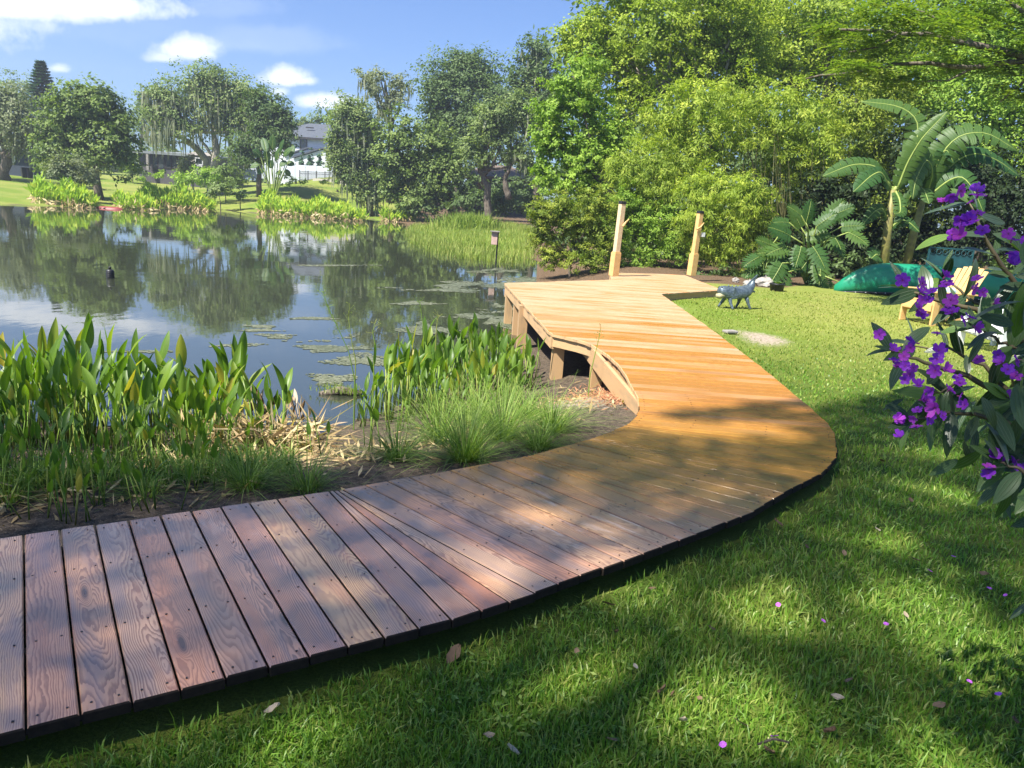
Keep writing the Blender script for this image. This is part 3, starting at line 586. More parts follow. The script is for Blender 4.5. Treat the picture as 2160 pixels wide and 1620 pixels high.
# white two-storey house
r, q, M3, ze, gz, wd_ = box_house('white_house', 'white two-storey house with dark grey hip roof beyond the white vinyl fence', 112, 560, 745, 294, 'hwhite', 'roofdk', 12, 2.6, .6, -.10)
MB().box(q(0, -.63, ze+.1), (wd_+1.2, .1, .26), M3).build('gutter', M['trim'], r)
p = at(640, 303, 112); fw = q(p[0]-q(0, 0, 0).x, 0, p[2]); f_ = window(r, fw, .98, 1.45, M3, 'trim'); 
for px, py in ((618, 265), (655, 269)):
    p = at(px, py, 115); MB().box((p[0], p[1]-.4, p[2]-.05), (1.1, .3, .16), M3).build('roof_vent', M['trim'], r)
for (px0, pa, px1, ya, ye, Yg) in ((600, 650, 700, 315, 326, 110.6), (618, 680, 742, 316, 330, 110.0)):
    A_, T_, B_ = at(px0, ye+5, Yg), at(pa, ya, Yg), at(px1, ye, Yg)
    MB().poly([A_, B_, T_]+[(p[0], p[1]+3, p[2]) for p in (A_, B_, T_)]+[(A_[0], A_[1], gz), (B_[0], B_[1], gz), (A_[0], A_[1]+3, gz), (B_[0], B_[1]+3, gz)], [(0, 1, 2), (3, 5, 4), (6, 7, 1, 0), (7, 9, 4, 1), (8, 6, 0, 3)]).build('gable_wall', M['hwhite'], r)
    g_ = MB(); o_ = np.array([0, -.25, 0.12])
    for U, V_ in ((A_, T_), (T_, B_)):
        g_.poly([U+o_, V_+o_, V_+o_+[0, 0, .2], U+o_+[0, 0, .2], U+[0, 3.3, .12], V_+[0, 3.3, .12], V_+[0, 3.3, .32], U+[0, 3.3, .32]], [(0, 1, 2, 3), (7, 6, 5, 4), (3, 2, 6, 7), (4, 5, 1, 0), (0, 3, 7, 4), (1, 5, 6, 2)])
    g_.build('gable_roof', M['roofdk'], r)
# white vinyl fence and dark rail fence
def fence(name, label, Y, px0, px1, ptop, hgt, n, m_, cap, slats=False):
    A_, B_ = at(px0, ptop[0], Y[0]), at(px1, ptop[1], Y[1]); r = empty(name, (A_[0], A_[1], tz(A_[0], A_[1])), label, 'fence')
    ps = [A_+(B_-A_)*i/n for i in range(n+1)]
    for i, p in enumerate(ps):
        b = MB().box((p[0], p[1], p[2]-hgt/2), (cap, cap, hgt+.12))
        o = b.build('post', M[m_], r)
        if not slats: MB().lathe((p[0], p[1], p[2]+.06), [(cap*.85, 0), (cap*.8, .06), (.02, .14)], 4).build('post_cap', M['white'], o)
        if i < n:
            q_ = ps[i+1]
            if slats:
                for z in (-.06, -.3, -hgt+.15): MB().bar((p[0], p[1], p[2]+z), (q_[0], q_[1], q_[2]+z), .04, .04).build('rail', M[m_], r)
                k = 14; bb = MB()
                for j in range(1, k): u = p+(q_-p)*j/k; bb.box((u[0], u[1], u[2]-hgt/2), (.022, .022, hgt-.1))
                bb.build('pickets', M[m_], r)
            else:
                MB().bar((p[0], p[1], p[2]-hgt/2-.02), (q_[0], q_[1], q_[2]-hgt/2-.02), .05, hgt-.1, up=(0, 0, 1)).build('panel', M[m_], r)
fence('vinyl_fence', 'white vinyl privacy fence with capped posts in front of the white house', (98, 94), 600, 760, (345, 354), 1.9, 7, 'vinyl', .16)
fence('garden_fence', 'short run of white vinyl fence to the left of the bird of paradise clump', (98, 98), 495, 560, (343, 347), 1.7, 3, 'vinyl', .16)
fence('metal_fence', 'low black metal picket fence in front of the white vinyl fence', (88, 87), 632, 740, (360, 364), 1.1, 6, 'trim', .07, True)
# pale patio wall under the moss tree
a = at(662, 376, 86); b_ = at(752, 381, 85.5); r = empty('patio_wall', (a[0], a[1], tz(a[0], a[1])), 'low pale concrete patio edge below the black picket fence', 'wall'); MB().bar((a[0], a[1], a[2]-.5), (b_[0], b_[1], b_[2]-.5), .6, 1.0).build('coping', M['concrete'], r)
# carport
a = at(765, 345, 90); r = empty('carport', (a[0], a[1], tz(a[0], a[1])), 'white flat carport roof on posts half hidden behind the moss-hung tree', 'carport'); MB().box((a[0], a[1]+1.5, a[2]), (4.2, 3.2, .2)).build('roof', M['white'], r)
for dx in (-1.9, 1.9): MB().bar((a[0]+dx, a[1], tz(a[0], a[1])-.2), (a[0]+dx, a[1], a[2]-.1), .14, .14).build('post', M['white'], r)
# brown house at the right behind the oaks
r, q, M3, ze, gz, wd_ = box_house('brown_house', 'dark house with brown shingle roof and a brick pillar behind the shaded oaks', 78, 985, 1110, 378, 'charc', 'roofbr', 9, 1.5, .7)
p = at(1018, 395, 77); MB().box((p[0], p[1], p[2]-.3), (.9, .9, 2.6), M3).build('brick_pillar', M['brick'], r); p = at(1060, 392, 78); window(r, (p[0], p[1], p[2]), 1.6, .8, M3, 'hwhite')
# ------------------------------------------------------------------ far bank: trees
FB = 'trees on the far bank'
tree('grey_oak', 'pale grey-green oak with leaning bare limbs at the left edge of the far bank', 'tree', 68, [(20, 250, 75, 55), (62, 285, 50, 42), (-50, 260, 90, 80), (15, 205, 40, 30), (85, 265, 30, 35)], (.26, .15), M['lf_grey'], (8, 352), [([(8, 352), (12, 322), (2, 290), (-12, 255)], .5), ([(12, 335), (34, 318), (58, 296), (72, 270)], .26), ([(5, 300), (-30, 285), (-60, 270)], .25)], .4, 'bark', FB, 260, (.6, 1.6), k=2.3)
# norfolk pine
r = None
pc = at(92, 232, 92); base = at(92, 350, 92); r = empty('norfolk_pine', (pc[0], pc[1], tz(pc[0], pc[1])), 'dark conical Norfolk pine standing above the round tree', 'tree', FB)
topz = at(92, 133, 92)[2]; z0 = at(92, 290, 92)[2]; V = []; rn = []
for lev in np.linspace(0, 1, 26):
    z = topz-(topz-z0)*lev; R_ = .15+2.75*lev**.8
    for j in range(9):
        an = j*2*math.pi/9+lev*9+random.uniform(-.2, .2); dr = np.array([math.cos(an), math.sin(an), -.10+.25*(1-lev)])
        for t in np.linspace(.12, 1, 9):
            p = np.array([pc[0], pc[1], z])+dr*R_*t*random.uniform(.9, 1.08)
            for s_ in (-1, 1, 1, -1):
                ax = dr*.7+np.array([-dr[1], dr[0], 0])*s_*.7+np.array([0, 0, random.uniform(.1, .7)]); n_ = np.array([random.uniform(-.4, .4), random.uniform(-.4, .4), 1])
                V.append(leaf_arrays(p[None], n_[None],   .62*(1.1-.5*t), .24, 0, axis=ax[None])[0]); rn.append(random.random())
V = np.array(V).reshape(-1, 3); link('crown', npmesh('crown', V, np.arange(len(V)).reshape(-1, 4), rnd=rn), r, [M['lf_pine']])
MB().tube([(pc[0], pc[1], tz(pc[0], pc[1])-.2), (pc[0], pc[1], topz)], [.32, .03], 8).build('trunk', M['bark'], r, True)
tree('round_tree', 'broad rounded dark green tree at the water behind the yellow-green reeds', 'tree', 58, [(190, 240, 75, 60), (130, 285, 55, 58), (240, 285, 60, 58), (180, 315, 72, 48), (105, 335, 35, 38), (255, 325, 45, 42), (195, 200, 48, 26), (150, 225, 45, 40), (240, 235, 40, 35)], (.28, .17), M['lf_mid'], (208, 392), [([(208, 392), (208, 350), (205, 300)], .34)], .34, 'bark', FB, k=4.2, csz=.13)
tree('grey_shrub', 'greyish shrub under the left side of the round tree', 'shrub', 54, [(150, 362, 42, 36), (125, 352, 30, 35), (180, 372, 25, 25)], (.2, .11), M['lf_grey'], (150, 392), (), .08, 'bark_pale', None, k=2.6)
tree('mossy_oak', 'tall live oak draped with grey Spanish moss behind the play hut', 'tree', 74, [(430, 190, 72, 45), (350, 212, 40, 42), (500, 200, 62, 48), (545, 232, 42, 45), (375, 250, 60, 42), (470, 235, 70, 45), (335, 262, 30, 36), (520, 265, 45, 30), (440, 160, 40, 26), (330, 195, 28, 28)], (.27, .16), M['lf_olive'], (450, 358), [([(450, 358), (452, 320), (454, 280), (450, 220)], .42), ([(452, 330), (440, 318), (424, 292), (420, 270)], .2), ([(488, 348), (489, 318), (484, 285), (500, 230)], .34), ([(520, 352), (505, 330), (505, 300), (530, 250)], .3)], .4, 'bark_pale', FB, 800, (.7, 2.6), k=3.0)
r = empty('dead_tree', tuple(at(446, 352, 76)), 'bare pale dead tree trunk leaning left across the mossy oak', 'tree trunk'); r.location.z = tz(r.location.x, r.location.y)
limbs([(P2([(446, 356), (430, 330), (398, 302), (376, 288), (345, 273), (312, 254)], 75.5), .40), (P2([(376, 288), (368, 262), (356, 240), (330, 224)], 75.5), .16), (P2([(400, 303), (380, 300), (352, 296)], 75.5), .10), (P2([(424, 322), (415, 300), (420, 280)], 75.5), .09)], .4).build('trunk', M['bark_pale'], r, True)
tree('dark_oak', 'dark green oak overhanging the left corner of the white house', 'tree', 72, [(570, 240, 42, 48), (592, 272, 34, 38), (560, 285, 45, 40), (520, 318, 42, 34), (545, 205, 25, 25), (600, 250, 20, 30)], (.27, .17), M['lf_dark'], (545, 360), (), .28, 'bark', FB, 60, (.6, 1.5), k=3.8)
for (lab, Y, lb, bs) in [('thin hazy tree behind the roof of the white house, right of centre', 122, [(690, 240, 26, 26), (672, 252, 22, 18), (705, 262, 24, 30)], (690, 350)), ('small hazy tree peeping over the left end of the white house roof', 124, [(640, 256, 26, 18), (655, 262, 20, 16), (622, 262, 18, 16)], (640, 350)), ('thin hazy tree between the round tree and the mossy oak', 112, [(298, 205, 18, 28), (310, 240, 26, 40), (295, 265, 25, 35)], (300, 350)), ('pale airy oak behind the Norfolk pine', 112, [(20, 195, 45, 40), (45, 205, 35, 32), (60, 185, 15, 24)], (30, 350))]:
    tree('background_tree', lab, 'tree', Y, lb, (.36, .2), M['lf_olive'], bs, (), .2, 'bark', FB, k=1.5, nmax=9000)
tree('moss_tree', 'olive tree hung with moss right of the white vinyl fence', 'tree', 68, [(745, 255, 46, 50), (728, 315, 32, 56), (770, 325, 42, 58), (790, 380, 30, 46), (738, 228, 35, 28), (705, 300, 16, 48), (745, 365, 30, 34), (715, 345, 22, 30), (775, 410, 26, 28), (780, 270, 35, 40)], (.26, .15), M['lf_olive'], (785, 436), [([(785, 436), (780, 380), (765, 320), (755, 250)], .3), ([(770, 340), (745, 320), (720, 300)], .15)], .3, 'bark', FB, 230, (.7, 2.2), k=3.6)
tree('airy_oak', 'tall thin-crowned oak showing its limbs above the moss tree', 'tree', 78, [(800, 162, 38, 20), (845, 175, 36, 22), (785, 192, 28, 18), (835, 208, 30, 22), (810, 235, 32, 20), (775, 165, 22, 18)], (.25, .13), M['lf_grey'], (825, 440), [([(825, 440), (826, 320), (822, 240), (812, 170)], .4), ([(822, 270), (838, 240), (850, 180)], .2), ([(822, 260), (800, 230), (785, 180)], .18)], .34, 'bark', FB, 100, (.5, 1.4), k=1.9)
tree('great_oak', 'largest dark dome-shaped oak in the middle of the far bank', 'tree', 74, [(960, 158, 68, 42), (1012, 168, 58, 48), (918, 200, 42, 48), (985, 230, 82, 58), (930, 260, 50, 50), (1042, 222, 38, 48), (985, 130, 40, 24), (1000, 290, 70, 50)], (.28, .18), M['lf_dark'], (960, 440), (), .4, 'bark', FB, k=4.2)
tree('leafy_tree', 'mid green leafy tree reaching down to the water below the great oak', 'tree', 64, [(850, 288, 52, 46), (828, 340, 44, 48), (882, 350, 50, 52), (922, 310, 42, 46), (932, 370, 42, 42), (838, 398, 38, 34), (900, 408, 42, 32), (955, 340, 35, 40), (870, 420, 40, 25)], (.27, .17), M['lf_mid'], (952, 452), [([(952, 452), (950, 410), (945, 370), (930, 330)], .3)], .3, 'bark_dark', FB, k=4.2, csz=.13)
tree('leaning_oak', 'grey-green oak with two dark bent trunks in front of the brown house', 'tree', 60, [(1062, 288, 42, 36), (1092, 318, 34, 36), (1030, 268, 40, 36), (1005, 318, 34, 32), (1052, 238, 38, 32), (1112, 268, 28, 34), (1115, 340, 30, 30), (1100, 225, 30, 35)], (.24, .13), M['lf_olive'], (1034, 440), [([(1034, 440), (1028, 395), (1014, 358), (1004, 320)], .34), ([(1074, 420), (1064, 385), (1076, 350), (1098, 318)], .28), ([(1020, 372), (1040, 345), (1058, 300)], .18)], .3, 'bark', FB, 50, (.5, 1.3), k=3.4)
tree('tall_dark_tree', 'tall dark tree rising behind the bright light-green tree', 'tree', 66, [(1122, 150, 46, 55), (1152, 190, 40, 58), (1092, 192, 30, 48), (1132, 102, 34, 34), (1162, 235, 36, 50), (1118, 240, 40, 40)], (.26, .17), M['lf_dark'], (1130, 430), (), .36, 'bark', FB, 100, (.5, 1.4), k=3.2)
# background woods closing the horizon
def mass(name, label, boxes, leaf, m_, k=2.5, nmax=60000, **kw):
    L = []
    for (Y, lb) in boxes: L += lob(lb, Y)
    o = link(name, crown_mesh(L, leaf, k=k, nmax=nmax, core=False, **kw), None, [M[m_]]); tag(o, label, 'woodland', kind='stuff'); return o
mass('far_woods', 'far off trees behind the houses', [(135, [(x, 318+x*.06+random.uniform(-12, 6), 60, 34) for x in range(-500, 760, 55)]), (105, [(x, 330+x*.06, 50, 60) for x in range(780, 1200, 45)])], (.8, .5), 'lf_olive', 3.0)
mass('bank_undergrowth', 'shaded palmetto undergrowth below the oaks on the far bank', [(62, [(x, 425+random.uniform(-8, 8), 26, 22) for x in range(965, 1130, 22)]), (68, [(x, 405, 30, 30) for x in range(960, 1120, 26)])], (.4, .16), 'lf_dark', 3.0)
mass('garden_plants', 'mixed garden planting on the slope below the houses', [(74, [(x, y, 14, 7) for x, y in [(560, 383), (585, 380), (610, 378), (640, 381), (665, 379), (690, 385), (715, 382), (740, 388), (600, 388), (340, 368), (360, 366), (300, 372), (275, 366)]])], (.3, .12), 'lf_light', 1.6)
for (nm, lab, Y, lb, m_, bs) in [('garden_shrub', 'light green feathery shrub behind the middle reed bed', 66, [(405, 378, 35, 20), (435, 372, 30, 22), (380, 385, 25, 14)], 'lf_light', (405, 398)), ('garden_shrub', 'dark leafy shrub right of the play hut, reaching the lawn', 68, [(470, 368, 36, 22), (495, 378, 28, 20), (480, 352, 18, 14)], 'lf_mid', (475, 398)), ('garden_shrub', 'rounded shrub at the water right of the middle reed bed', 62, [(470, 398, 28, 16), (450, 404, 22, 14)], 'lf_olive', (465, 412)), ('garden_shrub', 'grey bushy shrub left of the play hut', 76, [(398, 348, 22, 22), (385, 360, 18, 14)], 'lf_grey', (395, 372)), ('garden_shrub', 'dark bush in front of the charcoal house glass doors', 84, [(285, 362, 24, 16), (268, 355, 18, 14)], 'lf_dark', (280, 374)), ('garden_shrub', 'sprawling dark plant alone on the far lawn above the shore', 63, [(507, 408, 14, 12)], 'lf_dark', (507, 420)), ('garden_shrub', 'dark bush at the waterline below the leafy tree', 64, [(905, 440, 45, 20), (945, 430, 30, 22), (868, 445, 25, 16)], 'lf_dark', (905, 458))]:
    tree(nm, lab, 'shrub', Y, lb, (.26, .13), M[m_], bs, (), .05, 'bark', 'shrubs on the far bank', k=2.4, autolimb=False)
for i, px in enumerate((637, 655, 672, 696)):
    p = at(px, 352, 102); z = tz(p[0], p[1]); h = at(px, 320 + i*2, 102)[2]-z; r = empty('cone_shrub', (p[0], p[1], z), ['cone-shaped dark shrub, leftmost of four behind the white fence', 'cone-shaped dark shrub, second from the left behind the white fence', 'cone-shaped dark shrub, third from the left behind the white fence', 'widest cone-shaped shrub, beside the moss tree behind the white fence'][i], 'shrub', 'cone shrubs behind the white fence')
    wv = .95 if i < 3 else 1.5; L = [(np.array([p[0], p[1], z+h*t]), (wv*(1.05-t), wv*(1.05-t), h*.16)) for t in np.linspace(.1, .95, 8)]
    link('foliage', crown_mesh(L, (.28, .18), k=3.2, up=.4, csz=.12), r, [M['lf_pine']]); MB().tube([(p[0], p[1], z-.1), (p[0], p[1], z+h*.8)], [.08, .02], 6).build('stem', M['bark'], r)
# ------------------------------------------------------------------ big-leaved plants
def blade_mesh(mid, width, n=10, tears=(), fold=.25, rib=.02, twist=None):
    """mid: polyline of 3+ points; paired blade halves with slits"""
    mid = np.array(mid, float); t0 = np.linspace(0, 1, len(mid)); tt = np.linspace(0, 1, n+1)
    # smooth by quadratic interpolation
    ms = np.stack([np.interp(tt, t0, mid[:, i]) for i in range(3)], 1)
    for _ in range(2): ms[1:-1] = .25*ms[:-2]+.5*ms[1:-1]+.25*ms[2:]
    V = []; Fq = []; UV = []
    tan = np.gradient(ms, axis=0); tan /= np.linalg.norm(tan, axis=1)[:, None]
    tw = np.array(twist if twist is not None else [0, 0, 1.]); 
    for sgn in (-1, 1):
        for i in range(n):
            qs = []
            for j, t in ((i, tt[i]), (i+1, tt[i+1])):
                wdt = width*.5*(math.sin(math.pi*min(1, (t*.93+.07)))**.55 if 0 < t < 1 else (.25 if t == 0 else .03))
                s = np.cross(tan[j], tw); s /= np.linalg.norm(s)+1e-9; nrm = np.cross(s, tan[j])
                qs.append((ms[j], s*sgn, nrm, wdt, t))
            sl = .10 if (i in tears) else 0.0; dr = random.uniform(-.15, .2) if tears else 0
            b = len(V)
            for (p, s, nr, wdt, t), e in ((qs[0], sl), (qs[1], -sl*.5)):
                V.append(p); UV.append((t, .5))
                V.append(p+(s*.55+nr*(fold*.5))*wdt+tan[i]*e*wdt); UV.append((t, .5+sgn*.27)); V.append(p+(s-nr*(abs(dr)+.15-fold*.6))*wdt+tan[i]*e*2*wdt); UV.append((t, .5+sgn*.5))
            Fq += [(b, b+1, b+4, b+3), (b+1, b+2, b+5, b+4)]
    me = D.meshes.new('leaf'); me.from_pydata([tuple(p) for p in V], [], Fq); uv = me.uv_layers.new(name='leaf')
    for l in me.loops: uv.data[l.index].uv = UV[l.vertex_index]
    nf = len(Fq); b = MB(); b.tube(list(ms), [rib]+[rib*(1-.8*k/n) for k in range(1, n+1)], 5); bm_v = len(V)
    V2 = [tuple(p) for p in V]+[tuple(p) for p in b.v]; F2 = Fq+[tuple(x+bm_v for x in f) for f in b.f]
    me2 = D.meshes.new('leaf'); me2.from_pydata(V2, [], F2); uv = me2.uv_layers.new(name='leaf')
    for l in me2.loops: uv.data[l.index].uv = UV[l.vertex_index] if l.vertex_index < bm_v else (.5, .5)
    me2.polygons.foreach_set('material_index', [0]*nf+[1]*len(b.f)); me2.polygons.foreach_set('use_smooth', [True]*len(F2)); me2.update(); D.meshes.remove(me)
    return me2
def banana(name, label, Y, stem, sr, leaves, group, lm='banana', wk=.74):
    b0 = at(*stem[0], Y); gz = tz(b0[0], b0[1]); r = empty(name, (b0[0], b0[1], gz), label, 'banana plant', group)
    pts = P2(stem, Y); pts[0][2] = gz-.1; MB().tube(pts, [sr, sr*.9, sr*.6][:len(pts)] if len(pts) == 3 else [sr]*len(pts), 10).build('stem', M['pseudo'], r, True)
    top = pts[-1]
    for L_ in leaves:
        pp, wd_, dy = L_[0], L_[1], L_[2]; n = len(pp); P = [at(x, y, Y+dy*i/(n-1)) for i, (x, y) in enumerate(pp)]
        s = Y/F; tw = np.array([0, -.75, .65]) if len(L_) < 4 else np.array(L_[3])
        o = link('leaf', blade_mesh(P, wd_*s*wk, 14, tears=set(random.sample(range(2, 13), 7)), twist=tw, rib=.035), r, [M[lm], M['rib']])
        st = MB().tube([top-np.array([0, 0, .25]), (np.array(top)+P[0])/2+np.array([0, 0, .05]), P[0]], [.05, .045, .035], 6).build('leaf_stalk', M['rib'], r, True)
banana('banana_plant', 'taller banana plant with broad torn leaves standing behind the middle of the green canoe', 22.5, [(1865, 580), (1872, 490), (1884, 400)], .13, [
    ([(1893, 398), (1915, 340), (1945, 290), (1998, 235)], 62, -.3), ([(1895, 395), (1930, 330), (1940, 255), (1900, 222), (1815, 214)], 70, .6), ([(1880, 395), (1850, 350), (1800, 345), (1735, 372)], 62, -.6), ([(1878, 400), (1858, 360), (1835, 372), (1800, 405)], 62, -1.0), ([(1893, 400), (1910, 372), (1905, 345), (1925, 330)], 40, .6),
    ([(1888, 402), (1898, 420), (1900, 450), (1886, 450)], 40, -.8), ([(1872, 465), (1862, 438), (1845, 445), (1818, 475)], 44, -.4), ([(1880, 480), (1900, 462), (1920, 470), (1940, 490)], 40, -.3), ([(1862, 560), (1850, 535), (1838, 545)], 60, -.5)], 'banana plants behind the canoe')
banana('banana_plant', 'shorter leaning banana plant with drooping leaves at the right of the taller one', 23.5, [(1905, 580), (1928, 490), (1950, 412)], .13, [
    ([(1955, 405), (1980, 330), (2020, 285), (2080, 275), (2145, 318)], 84, -.5), ([(1960, 408), (2010, 340), (2060, 320), (2110, 340), (2150, 372)], 62, .3), ([(1955, 410), (1970, 360), (1955, 330), (1930, 380), (1925, 420)], 74, -1.2, (.5, -.8, .3)), ([(1962, 412), (2000, 380), (2030, 370), (2055, 400), (2075, 450)], 84, -.9), ([(1948, 415), (1940, 395), (1950, 400), (1960, 430)], 60, -1.0), ([(1962, 400), (1985, 350), (1995, 310), (2012, 345)], 50, -.3), ([(1950, 410), (1935, 400), (1915, 420), (1925, 440)], 40, .3)], 'banana plants behind the canoe')
M['dryhang'] = M['lit_leaf']
# philodendron: deeply lobed leaves
def lobed_mesh(n=9):
    V = [(0, 0, 0)]; Fq = []; UV = [(0, .5)]; b = MB()
    mid = [(t, 0, -.28*t*t) for t in np.linspace(0, 1, n+1)]
    for i in range(1, n+1):
        t = i/n; ln = .46*math.sin(math.pi*(.16+.80*t))**.8+.03
        for s in (-1, 1):
            a = .55+1.25*(1-t); d = np.array([math.cos(a), s*math.sin(a), -.15-.2*random.random()]); p0 = np.array(mid[i-1])*.75+np.array(mid[i])*.25; p1 = np.array(mid[i]); tip = (p0+p1)/2+d*ln
            q = [p0, p0*.45+tip*.55+np.array([-.07, 0, .03]), tip, p1*.45+tip*.55+np.array([.06, 0, .02]), p1]
            k = len(V); V += [tuple(x) for x in q]; UV += [(t, .5), (t, .5+s*.3), (t, .5+s*.5), (t, .5+s*.3), (t, .5)]; Fq.append(tuple(range(k, k+5)))
    me = D.meshes.new('leaf'); bb = MB().tube(mid, [.012]*(n)+[.004], 4); k = len(V)
    me.from_pydata(V+[tuple(p) for p in bb.v], [], Fq+[tuple(x+k for x in f) for f in bb.f]); uv = me.uv_layers.new(name='leaf')
    for l in me.loops: uv.data[l.index].uv = UV[l.vertex_index] if l.vertex_index < k else (.5, .5)
    me.polygons.foreach_set('material_index', [0]*len(Fq)+[1]*len(bb.f)); me.update(); me.materials.append(M['banana']); me.materials.append(M['rib']); return me
LOBED = [lobed_mesh() for _ in range(3)]
def place(me, name, root, p, xdir, up, s):
    x = Vector(xdir).normalized(); u = Vector(up); y = u.cross(x).normalized(); z = x.cross(y)
    o = D.objects.new(name, me); COL.objects.link(o); o.parent = root
    Mw = Matrix.Translation(Vector(p)) @ Matrix((x, y, z)).transposed().to_4x4() @ Matrix.Scale(s, 4)
    o.matrix_local = wm(root).inverted() @ Mw; return o
def philo(label, Y, base, leaves, grp):
    b0 = at(*base, Y); z = tz(b0[0], b0[1]); r = empty('philodendron', (b0[0], b0[1], z), label, 'philodendron', grp); st = MB()
    for (px, py, ang, L_) in leaves:
        dy = random.uniform(-.9, .2); p = at(px, py, Y+dy); s = .86*L_*Y/F; an = math.radians(ang)
        d = Vector(cr)*math.cos(an)+Vector(cu)*math.sin(an)+Vector((0, -.45, 0)); place(random.choice(LOBED), 'leaf', r, p, d, (random.uniform(-.3, .3), -.9, .55), s)
        st.tube([(b0[0], b0[1], z), ((b0[0]*.6+p[0]*.4), b0[1]*.6+p[1]*.4, max(z, p[2]*.7+.2)), tuple(p)], [.03, .024, .016], 5)
    st.build('stalks', M['rib'], r, True)
philo('large lobed philodendron in the sun between the rock and the green canoe', 21.4, (1700, 600), [(1690, 480, 120, 50), (1668, 498, 150, 60), (1700, 470, 80, 50), (1722, 478, 45, 50), (1745, 465, 60, 55), (1775, 478, 10, 48), (1790, 490, -25, 50), (1660, 520, 190, 55), (1675, 540, 215, 66), (1650, 555, 235, 62), (1658, 575, 250, 58), (1690, 520, 250, 50), (1715, 520, 300, 55), (1730, 545, 265, 66), (1722, 575, 270, 60), (1700, 500, 20, 50), (1735, 500, 330, 50), (1760, 500, 300, 50), (1755, 455, 30, 50), (1690, 455, 140, 40), (1710, 540, 230, 50), (1640, 535, 170, 50), (1665, 470, 170, 40), (1745, 590, 280, 40), (1770, 595, 300, 40)], 'philodendrons at the lawn edge')
philo('small lobed philodendron in shade behind the white rock', 21.8, (1615, 600), [(1605, 540, 200, 50), (1620, 545, 250, 50), (1630, 520, 150, 45), (1600, 560, 210, 45), (1625, 565, 280, 45), (1640, 500, 100, 45)], 'philodendrons at the lawn edge')
# far bank: bird of paradise and palms
def fan(name, label, cat, Y, base, leaves, m_='banana', rib=.03):
    b0 = at(*base, Y); z = tz(b0[0], b0[1]); r = empty(name, (b0[0], b0[1], z), label, cat)
    for (px, py, qx, qy, wd_) in leaves:
        A_ = np.array([b0[0]+random.uniform(-.2, .2), b0[1], z]); Bm = at(px, py, Y+random.uniform(-.5, .3)); C_ = at(qx, qy, Y+random.uniform(-.8, .2))
        MB().tube([A_, A_*.4+Bm*.6+np.array([0, 0, .1]), Bm], [.06, .045, .03], 5).build('stalk', M['rib'], r); link('leaf', blade_mesh([Bm, Bm*.5+C_*.5+np.array([0, 0, .12]), C_], wd_*Y/F, 6, twist=(0, -.8, .6), rib=.025), r, [M[m_], M['rib']])
fan('bird_of_paradise', 'clump of giant bird of paradise with upright paddle leaves left of the white house', 'plant', 68, (575, 380), [(560+random.uniform(-20, 34), 335+random.uniform(-20, 25), 0, 0, random.uniform(12, 19)) for _ in range(0)]+[(x, y, x+dx, y+dy, w_) for x, y, dx, dy, w_ in [(562, 320, -8, -30, 15), (574, 318, 2, -34, 15), (588, 322, 12, -28, 14), (598, 330, 18, -18, 14), (550, 332, -18, -16, 15), (603, 345, 18, 4, 14), (546, 348, -18, 6, 14), (580, 338, 10, -24, 16), (566, 340, -6, -26, 14), (590, 350, 16, -8, 14), (556, 358, -12, 10, 14), (600, 360, 12, 12, 13), (572, 355, -4, -18, 15), (584, 362, 8, 8, 14), (612, 332, 8, -26, 12)]])
def palm(label, Y, base, rad, n, m_='lf_light'):
    b0 = at(*base, Y); z = tz(b0[0], b0[1]); r = empty('small_palm', (b0[0], b0[1], z), label, 'palm', 'small palms below the white house'); R_ = rad*Y/F
    MB().tube([(b0[0], b0[1], z-.1), (b0[0], b0[1], z+R_*.35)], [.14, .10], 7).build('trunk', M['bark'], r)
    for i in range(n):
        an = 2*math.pi*i/n+random.uniform(-.2, .2); V = []
        for t in np.linspace(.1, 1, 14):
            p = np.array([b0[0]+math.cos(an)*R_*t, b0[1]+math.sin(an)*R_*t*.8, z+R_*(.35+1.1*t-1.25*t*t)])
            for s in (-1, 1): V.append(leaf_arrays(p[None], np.array([[0, 0, 1.]]), R_*.34*(1.1-.6*t), R_*.045, .5, axis=np.array([[math.cos(an)*.5-math.sin(an)*s, math.sin(an)*.5+math.cos(an)*s, 0]]))[0])
        V = np.array(V).reshape(-1, 3); link('frond', npmesh('frond', V, np.arange(len(V)).reshape(-1, 4), rnd=rng.random(len(V)//4)), r, [M[m_]])
palm('small bright palm at the left end of the white vinyl fence', 84, (624, 380), 24, 12); palm('small palm in front of the black picket fence', 84, (682, 382), 18, 11); palm('low palm tuft below the patio wall', 80, (712, 394), 15, 11)
